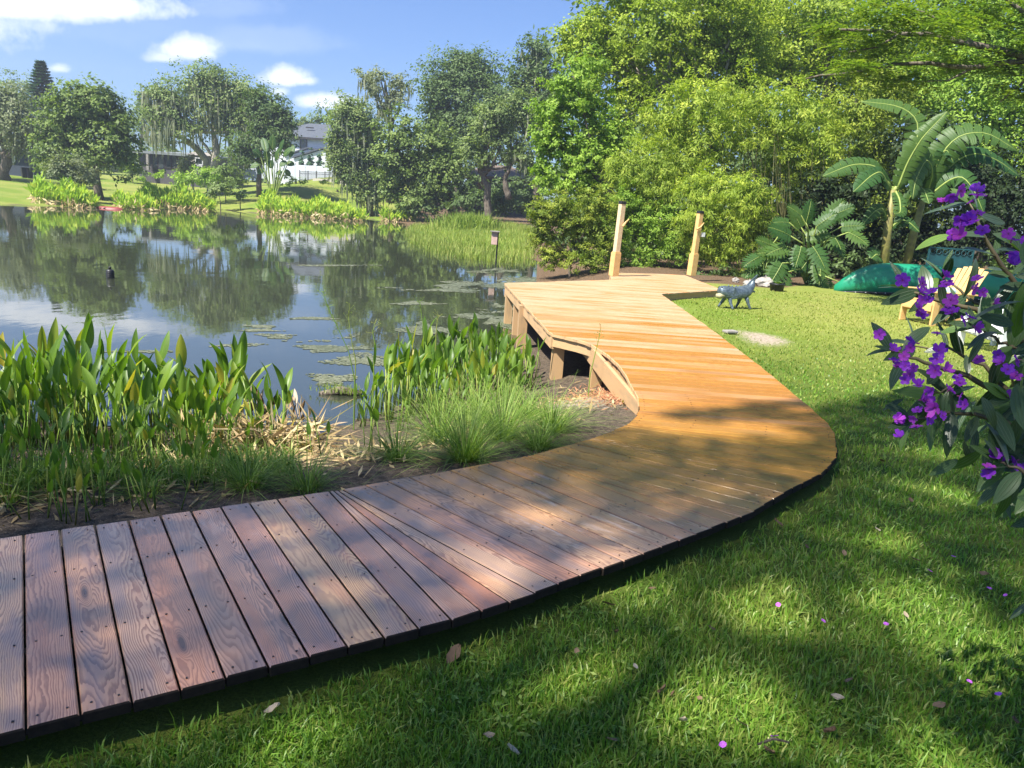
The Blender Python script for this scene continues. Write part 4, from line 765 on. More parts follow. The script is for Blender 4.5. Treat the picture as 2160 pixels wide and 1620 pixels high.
# red canoe on the far bank
def canoe_mesh(Lh, hw, dp, n=24, m=10):
    """upturned hull, keel up, gunwale at z=0"""
    V = []; Fq = []
    for i in range(n+1):
        t = -1+2*i/n; f = max(0, 1-abs(t)**2.6); wv = hw*f**.75+.012; sheer = -.16*abs(t)**3*dp; kz = dp*(1-.42*max(0, abs(t)-.55)**1.5/.45**1.5*.9) if abs(t) < 1 else dp*.2
        kz = dp*(1-.12*t*t-.80*max(0, (abs(t)-.55)/.45)**2.0)
        for j in range(m+1):
            a = math.pi*j/m; c, s = math.cos(a), math.sin(a); yy = wv*math.copysign(abs(c)**.62, c); zz = sheer+(kz-sheer)*abs(s)**.62; V.append((t*Lh, yy, zz))
    for i in range(n):
        for j in range(m): k = i*(m+1)+j; Fq.append((k, k+1, k+m+2, k+m+1))
    return V, Fq
def canoe(label, cat, mid, left, Lh, hw, dp, hull, rz, parts=True, z0=.0):
    z = tz(mid[0], mid[1]); r = empty('canoe', (mid[0], mid[1], z), label, cat); r.rotation_euler = (0, 0, rz)
    V, Fq = canoe_mesh(Lh, hw, dp); me = D.meshes.new('hull'); me.from_pydata([(a, b_, c+z0) for a, b_, c in V], [], Fq); me.polygons.foreach_set('use_smooth', [True]*len(Fq)); me.update()
    o = D.objects.new('hull', me); COL.objects.link(o); o.parent = r; me.materials.append(hull); s_ = o.modifiers.new('thick', 'SOLIDIFY'); s_.thickness = .02
    m1 = 11
    for sd in (0, 10):
        pts = [Vector(V[i*m1+sd])+Vector((0, .012*(1 if sd == 0 else -1), z0)) for i in range(25)]; b = MB().tube(pts, .028, 6); q = D.objects.new('gunwale', b.mesh('gunwale')); COL.objects.link(q); q.parent = r; q.data.materials.append(M['black'])
        if parts:
            rv = MB()
            for i in range(1, 24): rv.box(pts[i]+Vector((0, .03*(1 if sd == 0 else -1), .008)), (.03, .008, .012))
            q = D.objects.new('rivets', rv.mesh('rivets')); COL.objects.link(q); q.parent = r; q.data.materials.append(M['white']); q['kind'] = 'stuff'
    for i, x in enumerate((-.55*Lh, .55*Lh)):
        b = MB().box((x, 0, z0*.5-.03), (.12, hw*1.3, max(.06, z0+.02))); q = D.objects.new('support_block', b.mesh('support_block')); COL.objects.link(q); q.parent = r; q.data.materials.append(M['bark_dark'])
    return r
a = at(228, 398, 51.5); canoe('dull red canoe lying upturned on the far shore between two reed beds', 'canoe', a, None, 1.05, .4, .3, M['red'], -.05, False, .05)
a = atz(1950, 612, 0); a = at(1986, 622, 20.0); canoe('green canoe lying upside down on the lawn in front of the banana plants', 'canoe', a, None, 2.72, .46, .74, M['canoe'], -.05, True, .09)
# ------------------------------------------------------------------ reeds of the far shore (too many to count)
def reeds(name, label, n, boxes, m_, dry=.2):
    """boxes: (px0,px1,pybase0,pybase1,htop metres, Y0,Y1)"""
    V = []; rn = []; Vd = []; rd = []
    for (px0, px1, b0, b1, h, Y0, Y1, nn) in boxes:
        t = rng.random(nn); d = rng.random(nn)
        for tt, dd in zip(t, d):
            px = px0+(px1-px0)*tt; Y = Y0+(Y1-Y0)*dd; p = at(px, b0+(b1-b0)*tt, Y); z = max(WZ, tz(p[0], Y)); e = min(1, 6*tt+.35, 6*(1-tt)+.35)
            hh = h*(.7+.3*random.random())*(.75+.25*math.sin(tt*19)*math.sin(tt*7+1))*e**.4
            for _ in range(3):
                q = np.array([p[0]+random.uniform(-.18, .18), Y+random.uniform(-.2, .2), z+hh*random.uniform(.55, 1)-.38]); n_ = np.array([random.uniform(-1, 1), -random.uniform(0, 1), .35])
                V.append(leaf_arrays(q[None], n_[None]/np.linalg.norm(n_), random.uniform(.35, .55), random.uniform(.10, .16), 0, axis=np.array([[random.uniform(-.4, .4), random.uniform(-.3, .3), 1.]]))[0]); rn.append(random.random())
            q = np.array([p[0], Y, z]); V.append(leaf_arrays(q[None], np.array([[random.uniform(-1, 1), -1., .1]]), hh*.8, .05, 0, axis=np.array([[0, 0, 2.]]))[0]); rn.append(random.random()*.6)
            if random.random() < dry+.5: q = np.array([p[0], Y-.2, z+random.uniform(.05, .4)]); Vd.append(leaf_arrays(q[None], np.array([[random.uniform(-1, 1), -1., .5]]), .45, .11, .6)[0]); rd.append(random.random())
    A_ = np.array(V).reshape(-1, 3); B_ = np.array(Vd).reshape(-1, 3); nA, nB = len(A_)//4, len(B_)//4
    me = npmesh(name, np.vstack([A_, B_]), np.arange(4*(nA+nB)).reshape(-1, 4), rnd=rn+rd, mi=[0]*nA+[1]*nB); tag(link(name, me, None, [M[m_], M['lf_dry']]), label, 'reeds', kind='stuff')
reeds('reed_bed', 'yellow-green broad-leaved reeds at the left of the far shore, below the round tree', 0, [(72, 200, 434, 436, 2.0, 49.5, 54, 520)], 'lf_reed')
reeds('reed_bed', 'wide yellow-green reed bed in the middle left of the far shore', 0, [(244, 330, 437, 438, 1.5, 52, 57, 260), (300, 452, 438, 441, 2.1, 57.5, 63, 620)], 'lf_reed')
reeds('reed_bed', 'wide yellow-green reed bed below the white house', 0, [(548, 768, 450, 458, 2.05, 59, 65, 850)], 'lf_reed')
reeds('reed_bed', 'small bright reed tuft at the shore below the leafy tree', 0, [(806, 870, 462, 466, 1.5, 63, 66, 200)], 'lf_reed')
# marsh grass: fine upright blades
def blades(P, Hh, Wd, lean, z=None, seg=2):
    n = len(P); an = rng.random(n)*2*np.pi; s = np.stack([np.cos(an), np.sin(an), 0*an], 1)*(Wd/2)[:, None]; ld = rng.normal(size=(n, 3))*lean[:, None]; ld[:, 2] = 0
    up = np.array([0, 0, 1.])*Hh[:, None]; m_ = P+up*.55+ld*.35; tp = P+up*(1-.25*np.clip(np.linalg.norm(ld, axis=1)/np.maximum(Hh, 1e-3), 0, 2)[:, None])+ld
    V = np.stack([P-s, P+s, m_+s*.85, m_-s*.85, tp], 1).reshape(-1, 3); i = np.arange(n)[:, None]*5
    return V, i+np.array([[0, 1, 2, 3]]), i+np.array([[3, 2, 4]])
def blade_obj(name, P, Hh, Wd, lean, m_, rnd, label=None, cat=None):
    V, q, t_ = blades(P, Hh, Wd, lean); me = npmesh(name, V, [q, t_], rnd=np.concatenate([rnd, rnd])); return tag(link(name, me, None, [m_]), label, cat, kind='stuff')
poly = np.array([atz(x, y, WZ)[:2] for x, y in [(845, 492), (862, 515), (905, 535), (950, 545), (1000, 551), (1060, 556), (1105, 558), (1130, 550), (1130, 500), (1080, 486), (1000, 484), (930, 482), (870, 480)]])
Q = np.column_stack([rng.uniform(poly[:, 0].min(), poly[:, 0].max(), 60000), rng.uniform(poly[:, 1].min(), poly[:, 1].max(), 60000)]); Q = Q[pip(Q, poly)]; Q = Q[(pdist(Q, poly) > .3*rng.random(len(Q)))][:15000]
zz = np.maximum(terr(Q), WZ-.05); n = len(Q); blade_obj('marsh_grass', np.column_stack([Q, zz]), rng.uniform(.2, .48, n), np.full(n, .026), rng.uniform(.04, .18, n), M['lf_marsh'], rng.random(n), 'pale marsh grass standing in the shallows beside the nest box', 'marsh grass')
c = at(985, 478, 50); n = 1500; Q = np.column_stack([c[0]+rng.normal(size=n)*.75, 50+rng.normal(size=n)*.8]); blade_obj('iris_bed', np.column_stack([Q, terr(Q)]), rng.uniform(.6, 1.35, n), np.full(n, .07), rng.uniform(.1, .5, n), M['lf_marsh'], rng.random(n)*.7, 'spiky yellow-green plants on the bank above the marsh grass', 'iris bed')
# nest box on a pole, float
a = atz(1043, 561, WZ); x, y = a[0], a[1]; top = at(1040, 486, y)[2]; r = empty('nest_box', (x, y, WZ), 'reddish wooden nest box on a black pole in the shallows by the marsh grass', 'nest box')
MB().tube([(x+.03, y+.1, WZ-.6), (x+.06, y+.1, top)], .028, 8).build('pole', M['black'], r); MB().box((x-.06, y, top-.27), (.21, .2, .44)).build('box', M['pinkwood'], r, bevel=.006); MB().box((x-.05, y-.03, top-.03), (.34, .3, .03)).build('roof', M['greywood'], r)
a = atz(233, 587, WZ); r = empty('lake_float', tuple(a), 'black bottle-shaped float standing upright in the open water', 'float'); a = np.array(a)
MB().lathe(a, [(.075, -.1), (.085, .02), (.085, .16), (.07, .19), (.03, .205)], 14).build('float_body', M['black'], r, True); MB().lathe(a+[0, 0, .205], [(.028, 0), (.03, .05), (.012, .06)], 10).build('knob', M['black'], r, True)
for z in (.05, .09, .13): MB().lathe(a+[0, 0, z], [(.089, -.006), (.091, 0), (.089, .006)], 14).build('ring', M['black'], r, True)
# floating algae
V = []; rn = []; Fs = []
for (px, py, rx, ry, n) in [(1000, 600, 70, 7, 420), (960, 612, 50, 4, 170), (1055, 572, 45, 5, 200), (1070, 600, 50, 8, 300), (930, 690, 65, 15, 500), (1045, 650, 40, 9, 260), (1000, 700, 45, 9, 200), (810, 610, 45, 3, 120), (640, 672, 60, 2, 140), (600, 690, 60, 4, 200), (650, 712, 80, 7, 300), (560, 697, 45, 2, 80), (700, 735, 60, 6, 160), (520, 730, 50, 4, 110), (880, 640, 40, 3, 100), (1110, 590, 40, 6, 200), (760, 760, 60, 10, 150), (700, 800, 40, 10, 90), (300, 742, 60, 2, 60), (1060, 680, 25, 10, 160), (700, 560, 80, 1.5, 60), (1000, 668, 40, 5, 150)]:
    for _ in range(n*8):
        a = random.random()*6.283; q = random.random()**.75*(1.15+.35*math.sin(3*a+px)+.2*math.sin(7*a)); p = atz(px+rx*q*math.cos(a), py+ry*q*math.sin(a), WZ)
        if not pip(np.array([p[:2]]), SH)[0]: continue
        
        if lump(np.array([[p[0]*2.2, p[1]*1.3]]))[0] < random.uniform(-.45, .15): continue
        R_ = random.uniform(.010, .034)*(.5+p[1]/16); k = 6; ph = random.random()*6
        b = len(V); V += [(p[0]+R_*random.uniform(.5, 1.2)*math.cos(ph+6.283*j/k), p[1]+R_*random.uniform(.5, 1.2)*math.sin(ph+6.283*j/k), WZ+.004+.0015*random.random()) for j in range(k)]; Fs.append(list(range(b, b+k))); rn.append(random.random())
tag(link('floating_algae', npmesh('floating_algae', V, np.array(Fs), rnd=rn), None, [M['algae']]), 'patches of grey-green algae floating on the lake', 'algae', kind='stuff')
# ------------------------------------------------------------------ the right-hand thicket
RW = 'trees behind the lawn'
tree('bright_tree', 'bright light-green tree overhanging the water at the left of the thicket', 'tree', 28, [(1205, 178, 58, 44), (1172, 238, 52, 48), (1242, 228, 58, 52), (1150, 298, 42, 44), (1202, 315, 66, 50), (1142, 358, 34, 34), (1262, 338, 60, 46), (1185, 385, 48, 34), (1240, 135, 40, 30), (1240, 390, 50, 36), (1290, 290, 50, 50)], (.125, .07), M['lf_light'], (1290, 470), (), .2, 'bark', RW, k=3.3, clump=34, csz=.10)
tree('tall_tree', 'tall yellow-green tree filling the sky above the bright tree', 'tree', 33, [(1290, 100, 85, 70), (1380, 60, 105, 66), (1480, 95, 105, 80), (1240, 60, 48, 44), (1335, 180, 88, 72), (1430, 170, 95, 64), (1550, 85, 95, 76), (1200, 92, 32, 36), (1330, 5, 90, 46), (1500, -15, 120, 60), (1300, 275, 70, 56), (1230, 150, 45, 40), (1560, 180, 70, 60)], (.15, .085), M['lf_yel'], (1400, 520), [([(1400, 520), (1405, 350), (1410, 180), (1420, 40)], .3), ([(1405, 330), (1350, 220), (1300, 120)], .16), ([(1410, 260), (1500, 150), (1560, 60)], .16), ([(1462, 330), (1470, 180), (1455, 60)], .12), ([(1500, 300), (1530, 160), (1545, 40)], .1)], .26, 'bark_pale', RW, k=3.0, clump=34, csz=.10, nmax=70000)
tree('deep_tree', 'mid green tree behind the bamboo at the top of the picture', 'tree', 35, [(1650, 120, 105, 80), (1750, 150, 95, 80), (1620, 30, 105, 66), (1850, 200, 110, 90), (1750, 40, 105, 66), (1880, 90, 90, 70)], (.16, .09), M['lf_yel'], (1700, 520), (), .28, 'bark', RW, k=2.6, nmax=52000, clump=30, csz=.1)
tree('deep_tree', 'mid green tree at the far right behind the banana plants', 'tree', 34, [(1980, 180, 115, 100), (2100, 200, 100, 115), (2040, 60, 110, 80), (2180, 60, 90, 90), (2080, 300, 100, 80), (2190, 330, 90, 90)], (.16, .09), M['lf_light'], (2060, 540), (), .28, 'bark', RW, k=2.6, nmax=52000, clump=30, csz=.1)
mass('backing_woods', 'dense dark wood behind the thicket', [(33, [(x, y, 80, 66) for x in range(1270, 1900, 80) for y in (330, 430, 520)]), (41, [(x, y, 110, 90) for x in range(1260, 2500, 130) for y in (80, 230, 380, 500)]), (45, [(x, y, 110, 80) for x in range(1400, 2500, 130) for y in (-60,)])], (.34, .22), 'lf_dark', 2.6, 60000)
BAMB = (.16, .042)
def culms(root, Y, spec):
    for (px, pb_, pt, dx) in spec:
        p0 = at(px, pb_, Y+random.uniform(-.8, .8)); p0[2] = tz(p0[0], p0[1])-.1; p1 = at(px+dx, pt, Y+random.uniform(-1, .6)); mm = (p0+p1)/2+np.array([(random.random()-.5)*.3, 0, 0])
        MB().tube([p0, mm, p1], [.022, .018, .008], 5).build('culm', M['culm'], root)
M['culm'] = plain('bamboo_culm', (.17, .17, .06), (.11, .10, .04), .45, 5)
r = tree('bamboo_thicket', 'arching golden-green bamboo thicket behind the lawn, brown stems showing below', 'bamboo', 26, [(1480, 220, 78, 52), (1560, 215, 78, 52), (1645, 235, 80, 60), (1425, 285, 56, 52), (1500, 295, 78, 52), (1600, 300, 80, 54), (1705, 255, 74, 66), (1735, 330, 50, 50), (1440, 350, 56, 44), (1680, 330, 60, 40), (1400, 240, 50, 50)], BAMB, M['lf_bamboo'], (1600, 570), (), .05, 'bark', RW, k=3.4, clump=26, csz=.10, shell=(.3, 1.2), jag=.3, droop=1.0, up=.5, nmax=80000, autolimb=False, core=False)
culms(r, 26, [(random.uniform(1430, 1800), 575, random.uniform(240, 400), random.uniform(-50, 50)) for _ in range(60)])
tree('bamboo_bush', 'dense drooping bamboo bush close behind the second tall post', 'bamboo', 23, [(1520, 400, 56, 42), (1572, 420, 52, 42), (1490, 450, 46, 44), (1552, 478, 56, 44), (1500, 520, 46, 34), (1592, 475, 40, 44), (1602, 408, 34, 24), (1470, 400, 40, 36), (1545, 530, 50, 34), (1450, 480, 36, 40)], (.15, .026), M['lf_bamboo'], (1535, 585), (), .04, 'bark', RW, k=3.4, clump=20, csz=.10, shell=(.35, 1.15), jag=.28, droop=1.4, up=.35, nmax=50000)
tree('bamboo_bush', 'yellowish feathery bamboo leaning behind the first tall post', 'bamboo', 25, [(1330, 370, 50, 46), (1380, 340, 50, 50), (1400, 400, 46, 44), (1350, 410, 46, 36), (1310, 350, 36, 36)], (.16, .027), M['lf_bamboo'], (1370, 560), (), .04, 'bark', RW, k=3.0, clump=20, csz=.11, droop=1.2, up=.4, nmax=26000)
tree('vine_thicket', 'dark brushy thicket of thin stems and vines right of the bamboo', 'thicket', 28, [(1850, 320, 90, 70), (1800, 245, 70, 52), (1870, 195, 62, 36), (1790, 400, 80, 66), (1700, 420, 70, 60), (1900, 420, 90, 56), (1640, 470, 56, 56), (1740, 490, 60, 50), (1820, 500, 70, 50)], (.13, .06), M['lf_bush'], (1820, 560), (), .06, 'bark', RW, k=2.8, clump=22, csz=.13, droop=1.0, nmax=56000, autolimb=True)
tree('shade_shrub', 'broadleaf shrub mass with shade-darkened leaves at the right edge behind the canoe', 'shrub', 27, [(1960, 320, 90, 70), (2060, 370, 90, 74), (2145, 420, 80, 90), (2040, 485, 90, 56), (2150, 530, 80, 52), (1940, 480, 70, 56), (2230, 460, 70, 90)], (.17, .075), M['lf_shade'], (2060, 580), (), .08, 'bark', RW, k=2.7, clump=24, csz=.12, droop=.7, nmax=50000)
tree('wax_myrtle', 'dense olive and yellow bush at the water left of the first tall post', 'bush', 23.5, [(1182, 442, 56, 36), (1150, 490, 42, 40), (1222, 480, 56, 50), (1262, 430, 52, 38), (1172, 540, 46, 32), (1240, 545, 52, 32), (1140, 450, 30, 30), (1270, 500, 40, 40)], (.075, .036), M['lf_bush'], (1200, 592), (), .05, 'bark', RW, k=3.2, clump=34, csz=.085, nmax=62000)
tree('wax_myrtle', 'bright green leafy bush between the two tall posts', 'bush', 24.5, [(1345, 445, 48, 38), (1375, 485, 48, 42), (1362, 540, 52, 30), (1415, 455, 36, 42), (1425, 520, 40, 36), (1305, 470, 42, 42), (1300, 530, 40, 36), (1320, 420, 36, 30)], (.085, .036), M['lf_light'], (1365, 590), (), .05, 'bark', RW, k=2.8, clump=30, csz=.09, nmax=50000)
tree('shade_shrub', 'leafy shrub added between philodendron and banana plants, its leaves coloured as deep shade', 'shrub', 24.6, [(1650, 500, 46, 46), (1720, 470, 56, 56), (1790, 470, 60, 66), (1740, 400, 56, 50), (1820, 400, 56, 56), (1850, 500, 56, 60), (1690, 555, 60, 34), (1780, 555, 60, 34), (1900, 540, 60, 44)], (.15, .07), M['lf_shade'], (1760, 592), (), .06, 'bark', RW, k=2.6, clump=24, csz=.12, droop=.6, nmax=50000)  # added as a dark filler where deep shade is wanted
mass('undergrowth', 'low weeds and leafy ground cover at the foot of the thicket', [(22.5, [(x, 575+random.uniform(-10, 10), 22, 12) for x in range(1440, 1640, 20)]), (24, [(x, 560, 30, 24) for x in range(1640, 2300, 34)])], (.16, .07), 'lf_dark', 2.2, 20000)
# overhanging limb tree (trunk out of frame at the right)
Yl = 17.0; lobes = [(1960, 55, 110, 26), (2085, 35, 95, 28), (1835, 92, 78, 22), (2005, 128, 105, 22), (2125, 132, 80, 28), (1762, 62, 52, 18), (1905, 165, 60, 16), (2100, -25, 120, 40), (1880, 20, 80, 22), (2180, 90, 80, 40), (1800, 140, 48, 12), (2150, 190, 60, 20)]
L = [(at(px, py, Yl+random.uniform(-1.2, 1.2)), (rx*Yl/F, rx*Yl/F*.8, ry*Yl/F)) for px, py, rx, ry in lobes]
tb = at(2420, 640, Yl); r = empty('limb_tree', (tb[0], tb[1], tz(tb[0], tb[1])), 'feathery-leaved tree reaching its bare grey limbs in from the top right corner', 'tree')
T = [([(tb[0], tb[1], -.2), at(2410, 300, Yl), at(2400, 60, Yl)], .26)]
for pts, ra in [([(2405, 200), (2200, 125), (2050, 92), (1900, 70), (1770, 62)], .10), ([(2200, 125), (2050, 140), (1920, 132), (1800, 152), (1700, 166)], .06), ([(2050, 92), (1980, 40), (1900, 10)], .05), ([(2405, 160), (2200, 50), (2080, -20)], .09), ([(2060, 140), (2000, 170), (1900, 172)], .03), ([(1900, 70), (1850, 100), (1790, 110)], .03), ([(2200, 125), (2150, 180), (2110, 215)], .05)]: T.append((P2(pts, Yl), ra))
limbs(T, .2).build('trunk', M['bark'], r, True)
V = []; rn = []
for c, rad in L:   # pinnate sprays: leaflets in two rows along a drooping rachis
    for _ in range(int(115*rad[0])):
        d = rng.normal(size=3); d /= np.linalg.norm(d); p0 = c+d*np.array(rad)*random.random()**.4; an = random.random()*6.283; dr = np.array([math.cos(an), math.sin(an), random.uniform(-.35, .15)]); base = random.random()
        for t in np.linspace(.05, .42, 9):
            for s in (-1, 1):
                p = p0+dr*t+np.array([0, 0, -.5*t*t]); ax = np.array([-dr[1]*s, dr[0]*s, -.25])+dr*.5; V.append(leaf_arrays(p[None], np.array([[random.uniform(-.3, .3), random.uniform(-.3, .3), 1.]]), .12, .042, .15, axis=ax[None])[0]); rn.append(.75*base+.25*random.random())
V = np.array(V).reshape(-1, 3); link('crown', npmesh('crown', V, np.arange(len(V)).reshape(-1, 4), rnd=rn), r, [M['lf_feather']])
# shade tree behind the viewer: its crown throws the shade over the near lawn and boards
def shade_tree():
    hz = 18.0; sx, sy = -SUN[0]/SUN[2]*hz, -SUN[1]/SUN[2]*hz
    edge = np.array([(-9, 6.4), (-4, 5.9), (-2.2, 5.6), (-1.2, 5.55), (-.5, 5.25), (.2, 5.5), (.8, 5.75), (1.3, 6.1), (1.9, 6.5), (2.8, 6.9), (3.4, 7.6), (4.4, 8.2), (5.2, 8.0), (7, 7.6), (9, 6.8), (11, 3), (9, -.3), (0, -.6), (-7, 0), (-9, 3)])
    holes = [(1.25, 3.14, .20), (1.95, 3.30, .22), (1.98, 2.95, .26), (.85, 2.42, .20), (.42, 2.44, .16), (.66, 3.22, .13), (.12, 3.15, .13), (2.0, 5.72, .26), (1.55, 5.62, .24), (1.15, 5.68, .22), (-1.7, 5.2, .35), (-1.3, 4.9, .22), (-2.6, 5.3, .3), (2.5, 2.9, .15), (-.1, 5.0, .12), (-.55, 2.05, .12), (2.2, 4.0, .1), (1.5, 2.2, .12), (.3, 3.75, .1), (-3.2, 5.0, .25), (-2.2, 4.6, .15), (2.9, 4.9, .13), (3.4, 5.8, .16)]
    gx, gy_ = np.meshgrid(np.arange(-9, 11, .060), np.arange(-.6, 8.6, .060)); P = np.column_stack([gx.ravel(), gy_.ravel()])+rng.uniform(-.035, .035, (gx.size, 2)); P = P[pip(P, edge)]; P = P[pdist(P, edge) > .18*rng.random(len(P))**2]
    keep = np.ones(len(P), bool)
    for hx, hy, hr in holes: keep &= np.hypot(P[:, 0]-hx, (P[:, 1]-hy)/.9) > hr*(1+.25*rng.normal(size=len(P)))+.075
    P = P[keep]; h = hz+.45*lump(P*.8)+rng.normal(size=len(P))*.05; k = -1*(SUN[:2]/SUN[2]); C = np.column_stack([P[:, 0]-k[0]*h, P[:, 1]-k[1]*h, h])
    N = rng.normal(size=(len(C), 3))*.4+SUN*1.2; N /= np.linalg.norm(N, axis=1)[:, None]
    V = leaf_arrays(C, N, rng.uniform(.11, .19, len(C)), rng.uniform(.075, .105, len(C)), .0).reshape(-1, 3)
    r = empty('shade_tree', (-9.5, -7.5, tz(-9.5, -7.5)), 'large broadleaf tree standing behind the viewer and shading the near lawn', 'tree')
    link('crown', npmesh('crown', V, np.arange(len(V)).reshape(-1, 4), rnd=rng.random(len(C))), r, [M['lf_mid']])
    c0 = C.mean(0); bx, by = -9.5, -7.5
    st = np.array([bx, by, 8.5]); T = [([np.array([bx, by, -.2]), st, c0+[0, 0, -1.2]], .5)]
    for q in C[rng.choice(len(C), 12)]: T.append(([st, (st+q)/2+np.array([0, 0, .8]), q+[0, 0, -.3]], .06))
    limbs(T, .3).build('trunk', M['bark'], r, True)
shade_tree()
# ------------------------------------------------------------------ air
def haze():
    b = MB(); b.box((-40, 120, 25), (640, 640, 62)); o = link('haze', b.mesh('haze'))
    m_ = D.materials.new('haze'); m_.use_nodes = True; m_.node_tree.nodes.clear(); t = NT(m_.node_tree)
    vol = t.n('VolumePrincipled', {'Color': (.80, .88, 1, 1), 'Density': HAZE, 'Anisotropy': .35}); m_.node_tree.links.new(vol.outputs[0], t.n('OutputMaterial').inputs['Volume'])
    o.data.materials.append(m_); tag(o, kind='stuff')
HAZE = .0010
if HAZE: haze()
# ------------------------------------------------------------------ near shore plants
def paddle_mesh(bend, asp):
    """petiole unit height 1 plus blade; built at z up, blade .48 long"""
    st = MB(); pts = [(0, 0, 0), (.02*bend, 0, .5), (.08*bend, 0, 1.0)]; st.tube(pts, [.016, .013, .009], 5)
    V = list(st.v); Fq = list(st.f); mi = [1]*len(Fq); UV = [(.5, .5)]*len(V); n = 7; k0 = len(V); L_ = .50
    for i in range(n+1):
        t = i/n; w_ = asp*L_*(math.sin(math.pi*min(.995, .06+.94*t**.85))**.75); z = 1.0+L_*t; x = .08*bend+.10*bend*t+.16*bend*t*t; z -= .06*abs(bend)*t*t
        for s, c in ((-1, 0), (-.5, .5), (0, 1), (.5, .5), (1, 0)): V.append((x-.32*w_*abs(s), s*w_*.9, z)); UV.append((t, .5+s*.5))
    for i in range(n):
        for j in range(4): a = k0+i*5+j; Fq.append((a, a+1, a+6, a+5)); mi.append(0)
    me = D.meshes.new('leaf'); me.from_pydata([tuple(map(float, p)) for p in V], [], Fq); uv = me.uv_layers.new(name='leaf')
    for l in me.loops: uv.data[l.index].uv = UV[l.vertex_index]
    me.polygons.foreach_set('material_index', mi); me.polygons.foreach_set('use_smooth', [True]*len(Fq)); me.update(); me.materials.append(M['paddle']); me.materials.append(M['stem']); return me
PAD = [paddle_mesh(b_, a_) for b_, a_ in ((.1, .13), (.5, .145), (.8, .12), (-.4, .15), (.3, .11), (1.2, .14), (.6, .165))]
def paddle_plant(x, y, ztip, nl, label, group, spread=.22):
    z = max(tz(x, y), WZ-.12); r = empty('water_plant', (x, y, z), label, 'water plant', group)
    for i in range(nl):
        hh = (ztip-z)*random.uniform(.55, 1.04)/1.5; hh = max(hh, .2); o = D.objects.new('leaf', random.choice(PAD)); COL.objects.link(o); o.parent = r
        an = random.random()*6.283; rr = random.random()*.13; ti = random.gauss(0, spread); wsc = random.uniform(.85, 1.2)*(.62/max(hh, .45))**.5
        o.location = (math.cos(an)*rr, math.sin(an)*rr, 0); o.rotation_euler = (random.gauss(0, spread*.6), ti, random.random()*6.283); o.scale = (hh*wsc, hh*wsc, hh)
LG = 'paddle-leaved water plants massed in the shade left of the boardwalk'; RG = 'paddle-leaved water plants massed in the sun beside the dock'
def scatter(poly, n, dmin):
    poly = np.array(poly); out = []; tr_ = 0
    while len(out) < n and tr_ < 6000:
        tr_ += 1; p = np.array([random.uniform(poly[:, 0].min(), poly[:, 0].max()), random.uniform(poly[:, 1].min(), poly[:, 1].max())])
        if pip(p[None], poly)[0] and all(np.hypot(*(p-q)) > dmin for q in out): out.append(p)
    return out
for p in scatter([(-3.9, 2.75), (-2.6, 3.25), (-1.75, 3.75), (-1.6, 4.3), (-1.85, 5.0), (-1.75, 5.8), (-2.0, 6.9), (-3.0, 7.3), (-5.5, 7.2), (-5.2, 4.6)], 150, .17):
    zt = random.uniform(.05, .50)-.02*max(0, p[1]-5.5)-.30*max(0, 4.4-p[1]); row = 'nearest the boardwalk' if p[1] < 4.6 else ('in mid bank' if p[1] < 5.9 else 'along the open water')
    paddle_plant(p[0], p[1], zt, random.randint(7, 10), ('tall' if zt > .3 else 'low')+' paddle-leaved plant in left shade, '+row+(', leftmost' if p[0] < -3.3 else ''), LG)
for p in scatter([(-1.55, 7.5), (-1.2, 7.0), (-.5, 7.0), (.15, 7.9), (.3, 9.2), (-.1, 10.6), (-.7, 10.4), (-1.5, 8.6)], 56, .20):
    zt = random.uniform(-.02, .28)
    paddle_plant(p[0], p[1], zt, random.randint(6, 9), ('tall' if zt > .13 else 'low')+' paddle-leaved plant of the sunlit mass, '+('behind the fountain grass' if p[1] < 8 else ('standing in the lake shallows' if p[0] < -.6 else 'close to the dock posts')), RG, .16)
for (px, py, ptx, pty, Y, lab) in [(600, 960, 640, 735, 5.9, 'lone tall paddle leaf plant standing against the open water'), (455, 900, 400, 700, 6.6, 'paddle leaf plant at the water edge beside the dry stalks'), (500, 890, 500, 715, 6.5, 'cluster of upright paddle leaves at the right end of the shaded mass'), (790, 1000, 795, 800, 5.6, 'small paddle leaf plant on the bare mud between the two masses'), (660, 985, 720, 850, 5.3, 'sparse narrow paddle leaf plant by the dry stalks'), (545, 980, 545, 780, 5.7, 'paddle leaf plant with a yellowing leaf in front of the dry stalks')]:
    b0 = at(px, py, Y); t0 = at(ptx, pty, Y); paddle_plant(b0[0], b0[1], t0[2], 5, lab, 'single paddle-leaved plants between the masses', .16)
# dry straw heap and litter of stalks
V = []; rn = []
for _ in range(900):
    t = random.random(); px = 400+270*t+random.gauss(0, 25); py = 940-30*t+random.gauss(0, 32); p = atz(px, py, -.3); z = max(tz(p[0], p[1]), WZ)+random.random()**2*.22
    V.append(leaf_arrays(np.array([[p[0], p[1], z]]), np.array([[random.uniform(-1, 1), random.uniform(-1, 1), .8]]), random.uniform(.12, .42), random.uniform(.008, .03), -.1)[0]); rn.append(random.random())
for _ in range(2600):
    px = random.uniform(0, 1330); py = np.interp(px, [0, 400, 650, 800, 1000, 1250, 1330], [1080, 1040, 980, 960, 900, 830, 830])+random.gauss(0, 40); p = atz(px, py, -.2)
    if pip(np.array([p[:2]]), DECKPOLY)[0] or pip(np.array([p[:2]]), SH)[0]: continue
    V.append(leaf_arrays(np.array([[p[0], p[1], tz(p[0], p[1])+.012]]), np.array([[random.uniform(-.4, .4), random.uniform(-.4, .4), 1.]]), random.uniform(.04, .2), random.uniform(.006, .03), 0)[0]); rn.append(random.random())
